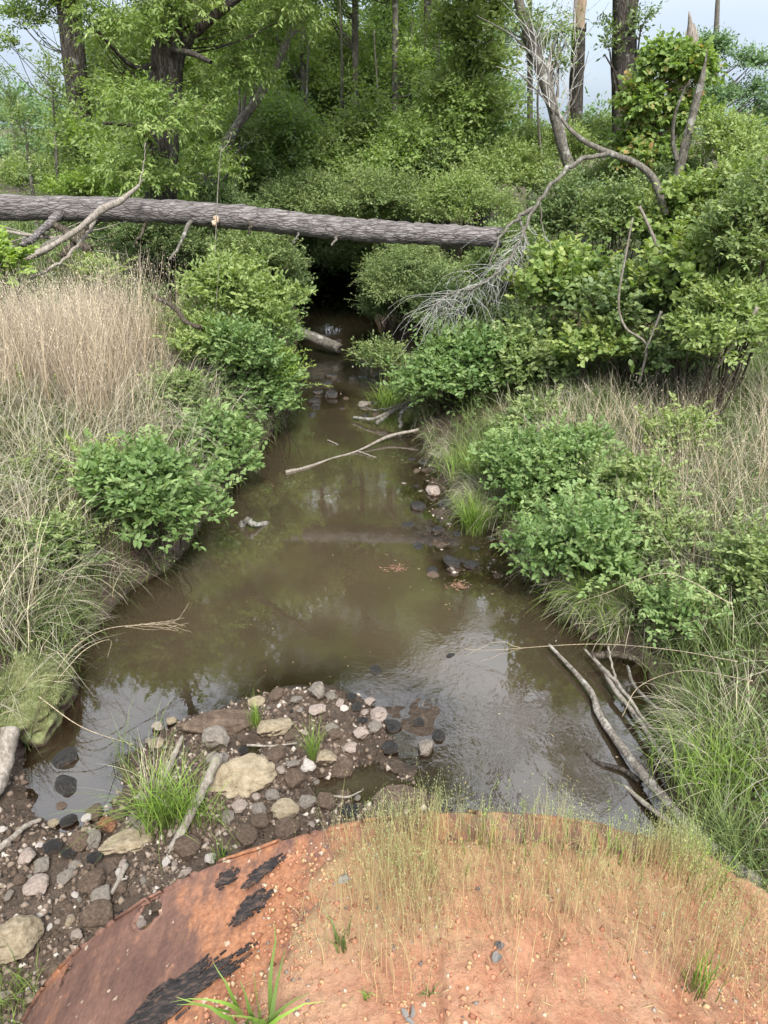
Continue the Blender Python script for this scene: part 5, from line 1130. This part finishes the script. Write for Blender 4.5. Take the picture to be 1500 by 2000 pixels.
# understory trees standing behind the creek bend, three depths
marks = [(235, 'the left side of the oak'), (340, 'the oak trunk'), (445, 'the right side of the oak'), (550, 'the slim leaning tree'), (655, 'the grey half-hidden trunk'), (765, 'the straight centre trunk'), (870, 'the thin right trunk'), (975, 'the airy tree')]
up_ = {}
ru = np.random.default_rng(808)
for s_i, (lf, tone) in enumerate((('leaf_wood', 'light green'), ('leaf_yellow', 'bright yellowish'), ('leaf_wood_dark', 'darker green'), ('leaf_oak', 'fresh green'))):
    r_ = np.random.default_rng(900 + s_i); cl = subclumps(r_, (0, 0, 0), (1.9, 1.6, 2.7), 40, (.10, .30)); e = empty('understory_tree', (0, 0, 0)); b_ = MB(); t_ = MB(); k_ = MB()
    foliage(b_, cl, 20000, .105, .05, r_, 7, .42, 4, .5, .15, .7, t_)
    for c_ in cl[:14]: tube(k_, [(0, 0, -4), (c_[0] * .2, c_[1] * .2, -1.5), c_[:3]], .05, .01, 9, 6, .1, r_, cap=False)
    b_.build('crown', M[lf], e); t_.build('twigs', M['twig'], e); k_.build('trunk', M['bark_grey'], e, smooth=True); up_[s_i] = (e, tone, [0])
for row, (py_, Y_, ph) in enumerate(((335, 19, 'low'), (235, 23, 'at mid height'), (130, 27, 'high up'), (20, 31, 'topmost'))):
    for ci, (px_, mk) in enumerate(marks):
        if row == 0 and ci in (2,): continue
        if row >= 1 and ci == 7: continue
        if row >= 1 and ci == 0: continue
        if row == 3 and ci != 2: continue
        if row == 2 and ci in (4, 6): continue
        k = (row * 3 + ci * 2 + ci // 2) % 4 if row else (ci * 3 + 1) % 4
        e, tone, used = up_[k]; c = at_y(px_ + ru.normal() * 14, py_ + ru.normal() * 12, Y_ + ru.uniform(-1, 1))
        if used[0]:
            o = e.copy(); col.objects.link(o)
            for ch in e.children:
                if row == 0 and ci == 4 and ch.name.startswith('trunk'): continue
                q_ = ch.copy(); col.objects.link(q_); q_.parent = o
        else: o = e
        used[0] = 1; o.location = tuple(c); f_ = ru.uniform(.85, 1.15) * (1 + .12 * row); o.scale = (f_, f_, f_ * ru.uniform(.85, 1.05)); o.rotation_euler = (0, 0, ru.random() * 6.28)
        tag(o, f'{tone} understory tree {ph} behind {mk}', 'tree', 'understory trees of the wood')
# leafy trees that close the dark end of the creek
for i, (px_, py_, rx_, ry_, Y_) in enumerate(((650, 540, 130, 45, 22.6), (715, 505, 80, 65, 21.3), (590, 505, 70, 65, 22), (650, 490, 130, 60, 24.5))):
    shrub(['dark bush closing the end of the tunnel', 'dark bush at the right side of the tunnel end', 'dark bush at the left side of the tunnel end', 'rear dark bush above the tunnel end'][i], px_, py_, rx_, ry_, Y_, 'leaf_dark', .10, .05, 3.0, 950 + i, 4, 16, 7, .3)

P = region(np.random.default_rng(3), 500, -5, 1.5, 20.5, 26, .1); r_ = np.random.default_rng(4); C = clump(P, r_, 16000, .25); C[:, 2] = ground(C[:, 0], C[:, 1]) + r_.random(16000) * .9
mb = MB(); leaves(mb, C, rdir(r_, 16000) * np.array((1, 1, .5)), rdir(r_, 16000) * .6 + np.array((0, -.2, 1)), .09, .045, r_, 4); tag(mb.build('undergrowth', M['leaf_dark']), 'dark leafy undergrowth closing the far end of the creek', 'undergrowth', kind='stuff')
# far wood
n = 60; cl = []
rf = np.random.default_rng(444)
for i in range(n):
    x = rf.uniform(-75, 75); y = 95 + rf.uniform(0, 25); hh = rf.uniform(4, 8) - (2.5 if x > 0 else 0); cl.append((x, y, 1.5 + hh * .5, 4.5, 3.5, hh * .55))
mb = MB(); foliage(mb, np.array(cl), 45000, .5, .3, rf, 6, .9, 4); tag(mb.build('distant_wood', M['leaf_far']), 'distant hazy tree line beyond the field', 'wood', kind='stuff')

# ------------------------------------------------------------------ grass
def scatter_px(rg, n, poly, z=1.0):
    """random ground points whose picture falls in a four-cornered patch"""
    a = rg.random(n); b = rg.random(n); p = np.array(poly, float)
    q_ = (p[0] * (1 - a)[:, None] + p[1] * a[:, None]) * (1 - b)[:, None] + (p[3] * (1 - a)[:, None] + p[2] * a[:, None]) * b[:, None]
    P = np.array([at_z(x, y, z) for x, y in q_]); P[:, 2] = ground(P[:, 0], P[:, 1]); P = P[sdist(P[:, 0], P[:, 1]) > .04]; return P
rg = np.random.default_rng(500)
def stuff(mb_, name, mat, label): return tag(mb_.build(name, M[mat]), label, 'grass', kind='stuff')
# left bank, tall dry stand
lt = lambda x, y: sstep(-.1, .25, fbm(x * .9 + 3, y * .9, 3) + .12)
mb = MB(); P = np.vstack([region(rg, 170, -5.6, -2.6, 7.6, 11.3, .55), region(rg, 420, -4.6, -3.0, 7.9, 10.2, .55)]); C = clump(P, rg, 5200, .085); C[:, 2] = ground(C[:, 0], C[:, 1])
t_ = blades(mb, C, .75 + .75 * vnoise(C[:, 0] * 1.6, C[:, 1] * 1.6 + 3), .0065, rg, (.1, 0, 0), .36, 5); seedheads(mb, t_[::2], rg, 5, .022, .10, .06)
stuff(mb, 'tall_dry_grass', 'grass_dry', 'tall stand of dry beige grass on the left bank')
mb = MB(); P = region(rg, 700, -6, -2.0, 4.6, 10.5, .25); C = clump(P, rg, 9500, .10); C[:, 2] = ground(C[:, 0], C[:, 1]); blades(mb, C, .75, .0075, rg, (.35, -.3, 0), .95, 6)
stuff(mb, 'arching_grass', 'grass_grey', 'arching bleached grey grass on the left bank')
mb = MB(); P = region(rg, 900, -6, -1.6, 3.8, 12, .08); C = clump(P, rg, 19000, .11); C[:, 2] = ground(C[:, 0], C[:, 1]); blades(mb, C, .42, .007, rg, (.25, -.2, 0), .7, 5)
stuff(mb, 'green_grass', 'grass_green', 'green grass growing through the left bank')
mb = MB(); P = region(rg, 500, -9, -3, 11, 24, .3); C = clump(P, rg, 9000, .3); C[:, 2] = ground(C[:, 0], C[:, 1]); blades(mb, C, .6, .012, rg, None, .5, 4)
stuff(mb, 'field_grass', 'grass_green', 'rough pale grass of the left field behind the fallen trunk')
# right bank
mb = MB(); P = region(rg, 260, 1.9, 5.2, 5.6, 8.6, .7); C = clump(P, rg, 2600, .08); C[:, 2] = ground(C[:, 0], C[:, 1]); t_ = blades(mb, C, .62, .006, rg, (-.25, 0, 0), .55, 5); seedheads(mb, t_[::3], rg, 4, .02, .1, .05)
stuff(mb, 'tall_dry_grass', 'grass_dry', 'tawny dry grass standing on the right bank')
mb = MB(); P = region(rg, 400, 1.4, 5.2, 2.6, 9.2, .3); C = clump(P, rg, 7200, .11); C[:, 2] = ground(C[:, 0], C[:, 1]); blades(mb, C, .55, .0055, rg, (-.5, -.1, 0), 1.0, 6)
stuff(mb, 'arching_grass', 'grass_grey', 'bleached arching straw hanging over the right bank')
mb = MB(); P = region(rg, 1100, 1.0, 5.2, 2.2, 10.5, .12); C = clump(P, rg, 30000, .10); C[:, 2] = ground(C[:, 0], C[:, 1]); blades(mb, C, .36, .0065, rg, (-.3, -.15, 0), .7, 5)
stuff(mb, 'green_grass', 'grass_green', 'dense green grass on the right bank')
for mt_, nn_, h_, lb_ in (('grass_green', 5200, .26, 'green grass hanging over both water edges'), ('grass_grey', 2000, .32, 'bleached straw hanging over both water edges')):
    mb = MB()
    for (x0, x1, y0, y1, ln) in ((-4.5, -.6, 4.4, 12, (.9, -.3, 0)), (.4, 2.6, 2.7, 11, (-.9, -.3, 0))):
        P = region(rg, 60000, x0, x1, y0, y1, .04, .34); P = P[rg.random(len(P)) < sstep(-.12, .1, fbm(P[:, 0] * 2, P[:, 1] * 2, 3))]; C = clump(P, rg, nn_, .03); C[:, 2] = ground(C[:, 0], C[:, 1]); blades(mb, C, h_, .006, rg, ln, 1.1, 6, tw=.8)
    stuff(mb, 'bank_grass', mt_, lb_)
# small herbs between the grasses
for lbl, (x0, x1, y0, y1), nn, lf in (('small leafy weeds among the right bank grass', (1.4, 4.6, 2.6, 8.5), 7000, 'leaf_broad'), ('small leafy weeds among the left bank grass', (-5, -1.9, 4.5, 10), 10000, 'leaf_yellow'),
                                  ('leafy ground cover under the thicket of the right bank', (.6, 8, 9.5, 22), 30000, 'leaf_dark'), ('leafy ground cover of the wood floor on the left', (-12, -2.2, 11.5, 26), 34000, 'leaf_dark')):
    P = region(rg, nn // 12, x0, x1, y0, y1, .25); C = clump(P, rg, nn, .14); C[:, 2] = ground(C[:, 0], C[:, 1]) + rg.random(nn) ** 1.2 * (.3 if y0 < 9 else .55)
    mb = MB(); sz = .035 if y0 < 9 else .075; leaves(mb, C, rdir(rg, nn) * np.array((1, 1, .4)), rdir(rg, nn) * .5 + np.array((0, 0, 1)), sz, sz * .5, rg, 6 if y0 < 9 else 4)
    tag(mb.build('weeds' if y0 < 9 else 'undergrowth', M[lf]), lbl, 'undergrowth', kind='stuff')
# embankment top: thin stems brown at the foot, green above
def mpts(n, dens):
    P = np.stack([rg.uniform(-.7, 2.6, n), rg.uniform(.3, 1.46, n), np.zeros(n)], 1)
    k = (P[:, 0] > soil_edge(P[:, 1]) + .05) & (rg.random(n) < dens(P[:, 0], P[:, 1])); P = P[k]; P[:, 1] += SH * P[:, 0]; P[:, 2] = mound_z(P[:, 0], P[:, 1]); return P
dn = lambda x, y: sstep(.0, .18, fbm(x * 3.2 + 5, y * 3.2, 3) + .05 + .10 * sstep(1.0, 1.35, y)) * sstep(.98, 1.12, y + .1 * fbm(x * 4, 2.2, 2)) * sstep(1.5, 1.30, y) * sstep(-.25, 0.05, x)
dn = lambda x, y: np.clip(.12 + sstep(-.06, .14, fbm(x * 3.2 + 5, y * 3.2, 3) + .05), 0, 1) * sstep(1.0, 1.14, y + .12 * fbm(x * 4, 2.2 + 0 * x, 2)) * (1 - .5 * sstep(1.34, 1.44, y)) * sstep(-.22, 0.1, x)
mb = MB(); dn3 = lambda x, y: (1 - .55 * sstep(.75, 1.1, x)) * np.clip(.22 + .9 * sstep(-.04, .16, fbm(x * 2.4 + 5, y * 3.5, 3) + .04), 0, 1) * (.16 * sstep(.86, .95, y) + .84 * sstep(.99, 1.16, y + .16 * fbm(x * 3, 2.2 + 0 * x, 2))) * sstep(-.2, 0.15, x)
P = mpts(9000, dn3); C = clump(P, rg, 6200, .03); C = C[C[:, 1] - SH * C[:, 0] < 1.44]; C[:, 2] = mound_z(C[:, 0], C[:, 1]) - .003
t_ = blades(mb, C, .155 * (1 - .5 * sstep(.7, 1.0, C[:, 0])) * (.5 + .9 * vnoise(C[:, 0] * 7, C[:, 1] * 7)), .0014, rg, None, .22, 4); seedheads(mb, t_, rg, 5, .005, .016, .010)
stuff(mb, 'fine_grass', 'grass_mound', 'fine grass with russet stems and green heads on the orange embankment')
mb = MB(); P = mpts(9000, lambda x, y: sstep(1.2, 1.36, y) * sstep(-.1, .25, x) * (.25 + .75 * vnoise(x * 6, y * 6))); P = P[(P[:, 1] - SH * P[:, 0] < 1.43) & (P[:, 0] < 1.0)]; t_ = blades(mb, P, .085, .0032, rg, None, .7, 5)
P = mpts(700, lambda x, y: sstep(1.15, 1.4, y) * sstep(-.05, .3, x) * sstep(1.05, .8, x)); t_ = blades(mb, P, .17, .0018, rg, None, .3, 5); seedheads(mb, t_, rg, 14, .008, .014, .012)
stuff(mb, 'edge_grass', 'grass_lime', 'bright green blades and seed stalks along the embankment lip')
mb = MB(); P = mpts(1700, lambda x, y: 0.55 * sstep(.9, 1.15, y) + .9 * sstep(.25, 0, x - soil_edge(y) - .1) * 0 + .8 * (1 - sstep(.05, .35, x - soil_edge(y)))); t_ = blades(mb, P, .075, .0018, rg, None, 1.3, 5)
stuff(mb, 'dry_straw', 'grass_straw', 'flattened dry straw along the edge of the clay')
P = mpts(4200, lambda x, y: .35 + .65 * sstep(.9, 1.2, y)); n = len(P); a = rg.random(n) * 6.28; mb = MB(); P[:, 2] += .004
leaves(mb, P, np.stack([np.cos(a), np.sin(a), rg.normal(size=n) * .25], 1), np.array((0, 0, 1.)) + rg.normal(size=(n, 3)) * .3, rg.uniform(.01, .05, n), rg.uniform(.0012, .003, n), rg, 4, b=.5)
stuff(mb, 'straw_litter', 'grass_straw', 'broken bits of straw strewn over the orange clay')
# right flank of the embankment
mb = MB(); n = 5000; P = np.stack([rg.uniform(1.15, 3.4, n), rg.uniform(1.1, 1.5, n), np.zeros(n)], 1); P[:, 2] = np.maximum(mound_z(P[:, 0], P[:, 1]), ground(P[:, 0], P[:, 1])); P = P[(P[:, 0] > PC + PR * .6)]
blades(mb, P[::2], .07, .0024, rg, (-.2, .1, 0), .6, 5); stuff(mb, 'slope_grass', 'grass_green', 'green grass on the right slope of the embankment')

# tufts one can count
def tuft(label, px, py, n, h, w, mat, seed, z=None, lean=None, curl=.9, spread=.05, mound=False, name='grass_tuft', seg=6):
    r_ = np.random.default_rng(seed)
    if mound: p = at_z(px, py, 2.2); p[2] = float(mound_z(p[0], p[1]))
    else: p = at_z(px, py, .06 if z is None else z); p[2] = max(gz(p[0], p[1]), 0)
    B = np.repeat(p[None], n, 0); B[:, :2] += r_.normal(size=(n, 2)) * spread; m_ = MB(); blades(m_, B, h, w, r_, lean, curl, seg)
    m_.v = [v - p for v in m_.v]; o = bpy.data.objects.new(name, m_.mesh(name, M[mat])); col.objects.link(o); o.location = p
    return tag(o, label, 'grass tuft')
tuft('bright yellow green sedge tuft standing at the right shore', 926, 1030, 330, .42, .007, 'grass_lime', 1, curl=.75)
tuft('leafy grass clump growing on the gravel bar beside the plank', 320, 1610, 170, .46, .0065, 'grass_lime', 2, curl=.9, lean=(-.2, 0, 0), spread=.06)
tuft('second grass clump against the weathered plank', 372, 1608, 110, .34, .006, 'grass_lime', 3, curl=.7, spread=.05)
tuft('dry bleached blades in the back of the bar clump', 300, 1570, 60, .36, .005, 'grass_grey', 4, curl=.7, spread=.05)
tuft('thin reedy tuft beside the tan crusted block', 612, 1482, 60, .30, .004, 'grass_lime', 5, curl=.5, spread=.02)
tuft('thin reedy tuft on the muddy slab', 500, 1420, 45, .24, .004, 'grass_lime', 6, curl=.35, spread=.018)
tuft('small tuft on the bar close to the pipe rim', 437, 1692, 45, .16, .004, 'grass_lime', 7, curl=.5, spread=.03)
tuft('sparse upright shoots between plank and pipe', 438, 1625, 14, .24, .004, 'grass_lime', 8, curl=.5, spread=.03)
tuft('arching sedge tuft under the right waterline bush', 1150, 1200, 260, .42, .007, 'grass_lime', 9, curl=1.1, lean=(-.3, -.3, 0))
tuft('grass tuft at the foot of the big right bush', 765, 790, 160, .45, .010, 'grass_lime', 10, curl=.9, spread=.12)
tuft('bright sedge growing above the muddy right shore', 925, 930, 260, .42, .009, 'grass_lime', 11, curl=.8, spread=.14, z=.2)
tuft('sedge tuft at the left of the rounded-leaf bush', 1030, 990, 240, .4, .008, 'grass_lime', 12, curl=.5, spread=.12, z=.3)
tuft('bright grass clump low on the right slope', 1420, 1470, 420, .42, .006, 'grass_lime', 13, curl=.7, spread=.16, z=.5)
tuft('bright grass clump at the right edge above the log end', 1450, 1610, 420, .4, .006, 'grass_green', 14, curl=.8, spread=.14, z=.5)
tuft('drooping tuft under the mossy boulder grass at left', 10, 1270, 90, .45, .006, 'grass_grey', 15, curl=1.1, lean=(.3, -.1, 0), spread=.10, z=.6)
tuft('low grass tuft at the bottom left corner beside the pipe', 20, 1975, 120, .16, .004, 'grass_lime', 16, curl=.8, spread=.08)
tuft('broad-bladed grass plant at the bottom of the view on the clay', 500, 1985, 16, .15, .012, 'grass_lime', 17, curl=1.0, spread=.02, mound=True)
tuft('small broad-bladed plant on the clay left of the fine grass', 665, 1840, 9, .10, .007, 'grass_green', 18, curl=.5, spread=.01, mound=True)
tuft('tiny seedling on the bare clay', 835, 1935, 8, .028, .004, 'grass_green', 19, curl=1.0, spread=.006, mound=True)
tuft('small green sprig on clay near the broad-bladed plant', 720, 1940, 8, .04, .004, 'grass_lime', 20, curl=.9, spread=.006, mound=True)
tuft('tall lone green tuft near the lower right of the clay', 1380, 1880, 50, .13, .0028, 'grass_lime', 21, curl=.3, spread=.02, mound=True)
bo_ = bpy.data.objects['mossy_boulder']; bpy.context.view_layer.update(); r_ = np.random.default_rng(5)
vv = np.array([tuple(bo_.matrix_world @ v.co) for v in bo_.data.vertices]); vv = vv[vv[:, 2] > .12]; vv = vv[r_.integers(len(vv), size=5200)] + r_.normal(size=(5200, 3)) * .008
mb = MB(); blades(mb, vv, .022, .004, r_, None, .8, 2); mb.v = [np.array([tuple(bo_.matrix_world.inverted() @ Vector(p)) for p in v]) for v in mb.v]
M['moss'] = grass_mat('moss', (0.10, 0.12, 0.04), (0.2, 0.23, 0.09), (0.32, 0.34, 0.18)); mb.build('moss', M['moss'], bo_)
tuft('arching grass growing over the top of the mossy boulder', 15, 1225, 110, .4, .007, 'grass_green', 31, curl=1.0, lean=(.2, -.2, 0), spread=.13, z=.7)
# scum, leaves and twigs afloat
n = 1500; q0 = np.array([at_z(a, b, .007) for a, b in zip(np.concatenate([r_.uniform(380, 1250, n // 2), r_.normal(900, 90, n // 2)]), np.concatenate([r_.uniform(700, 1560, n // 2), r_.normal(1080, 60, n // 2)]))])
dd = -sdist(q0[:, 0], q0[:, 1]); q0 = q0[(dd > .01) & (r_.random(len(dd)) < .12 + .9 * np.exp(-dd / .22))]; n = len(q0); a = r_.random(n) * 6.28
mb = MB(); leaves(mb, q0, np.stack([np.cos(a), np.sin(a), 0 * a], 1), np.array((0, 0, 1.)) + r_.normal(size=(n, 3)) * .08, r_.uniform(.008, .05, n), r_.uniform(.003, .012, n), r_, 4)
tag(mb.build('floating_debris', grit_mat('debris', [(0, (0.03, 0.022, 0.015)), (0.6, (0.11, 0.075, 0.045)), (0.9, (0.26, 0.19, 0.11)), (1, (0.4, 0.36, 0.26))])), 'bits of leaf and bark afloat along the water edge', 'debris', kind='stuff')
# long single straws bending over the water
def straw(label, pts, seed, fork=0):
    r_ = np.random.default_rng(seed); parts = []
    if fork:
        e_ = np.array(pts[-1]); d = nrm(np.array(pts[-1]) - np.array(pts[-2]))
        for i in range(fork): s = e_ - d * r_.uniform(0, .25); parts.append(([s, s + (d * .18 + r_.normal(size=3) * .04), s + d * .32 + r_.normal(size=3) * .08], .0016, .001))
    w_ = wood('dry_stalk', pts, .0035, .002, M['grass_straw_stem'], label, 'stalk', sides=5, rough=0, seed=seed, parts=parts, jag=0)
    return w_
M['grass_straw_stem'] = bark_mat('stalk', (0.265, 0.211, 0.133), (0.374, 0.312, 0.218), (0.452, 0.390, 0.296), (1, 1, 1), 30, None, .1)
straw('long dry stalk with feathery head reaching over the pool from the left bank', [at_z(110, 1310, .35), at_z(150, 1260, .5), at_z(210, 1228, .5), at_z(300, 1218, .42)], 1, 10)
straw('dry stalk bending down to the pool below the feathery one', [at_z(110, 1330, .3), at_z(165, 1270, .42), at_z(215, 1250, .4), at_z(210, 1285, .2)], 2)
straw('long straight straw lying from the mossy boulder toward the gravel bar', [at_z(75, 1360, .35), at_z(160, 1420, .2), at_z(262, 1455, .05)], 3)
straw('long pale stalk stretched level from the right bank out over the pool', [at_z(1440, 1292, .8), at_z(1300, 1268, .55), at_z(1150, 1258, .3), at_z(960, 1270, .1)], 4, 3)
straw('pale stalk curving off the right bank below the level one', [at_z(1470, 1330, .8), at_z(1340, 1310, .55), at_z(1250, 1340, .3), at_z(1215, 1400, .15)], 5)
straw('straw leaning across the right bank grass toward the tangle', [at_z(1430, 1180, .9), at_z(1300, 1120, .9), at_z(1180, 1160, .6), at_z(1120, 1180, .4)], 6)
# fallen dry leaves and litter
def dry_leaf(label, px, py, s, colr, seed, z=None):
    r_ = np.random.default_rng(seed); m_ = MB()
    p = at_z(px, py, 2.2 if z is None else z); p[2] = float(mound_z(p[0], p[1])) + .006 if z is None else z
    if 'cluster' in label or 'raft' in label:
        nn = 60; pp = r_.normal(size=(nn, 3)) * s * np.array((.9, .5, .03)); a = r_.normal(size=nn) * .6 + .2
        leaves(m_, pp, np.stack([np.cos(a), np.sin(a), .1 * r_.normal(size=nn)], 1), np.array((0, 0, 1.)) + r_.normal(size=(nn, 3)) * .2, s * .8, s * .09, r_, 4)
    else:
        nn = 3; a = .8 + r_.normal(size=nn) * .5
        leaves(m_, r_.normal(size=(nn, 3)) * s * .15, np.stack([np.cos(a), np.sin(a), .2 + .3 * r_.random(nn)], 1), np.array((0.3, 0, 1.)) + r_.normal(size=(nn, 3)) * .4, s * 1.7, s * 1.0, r_, 6, droop=.5)
    o = m_.build('dry_leaf', colr); o.location = p; return tag(o, label, 'leaf')
grey_leaf = grit_mat('dry_leaf_grey', [(0, (0.10, 0.09, 0.085)), (1, (0.19, 0.18, 0.17))]); brown_leaf = grit_mat('dry_leaf_brown', [(0, (0.16, 0.09, 0.06)), (1, (0.30, 0.18, 0.12))])
dry_leaf('grey crumpled dead leaf on the bare orange clay', 965, 1892, .016, grey_leaf, 1); dry_leaf('dark curled leaf at the foot of the fine grass', 972, 1862, .012, grit_mat('leaf_black', [(0, (.04, .035, .035)), (1, (.1, .09, .09))]), 2)
dry_leaf('bluish grey dead leaf at the bottom edge of the clay', 795, 1988, .014, grey_leaf, 3); dry_leaf('pale dead leaf in the straw beside the pipe', 560, 1765, .02, grey_leaf, 4); dry_leaf('pale curled leaf by the fine grass at left', 660, 1712, .018, grey_leaf, 5)
dry_leaf('reddish floating leaf cluster in the right shallows', 770, 1110, .07, brown_leaf, 6, .012); dry_leaf('raft of rusty leaves below the dark clod in shallows', 895, 1143, .07, brown_leaf, 7, .012)
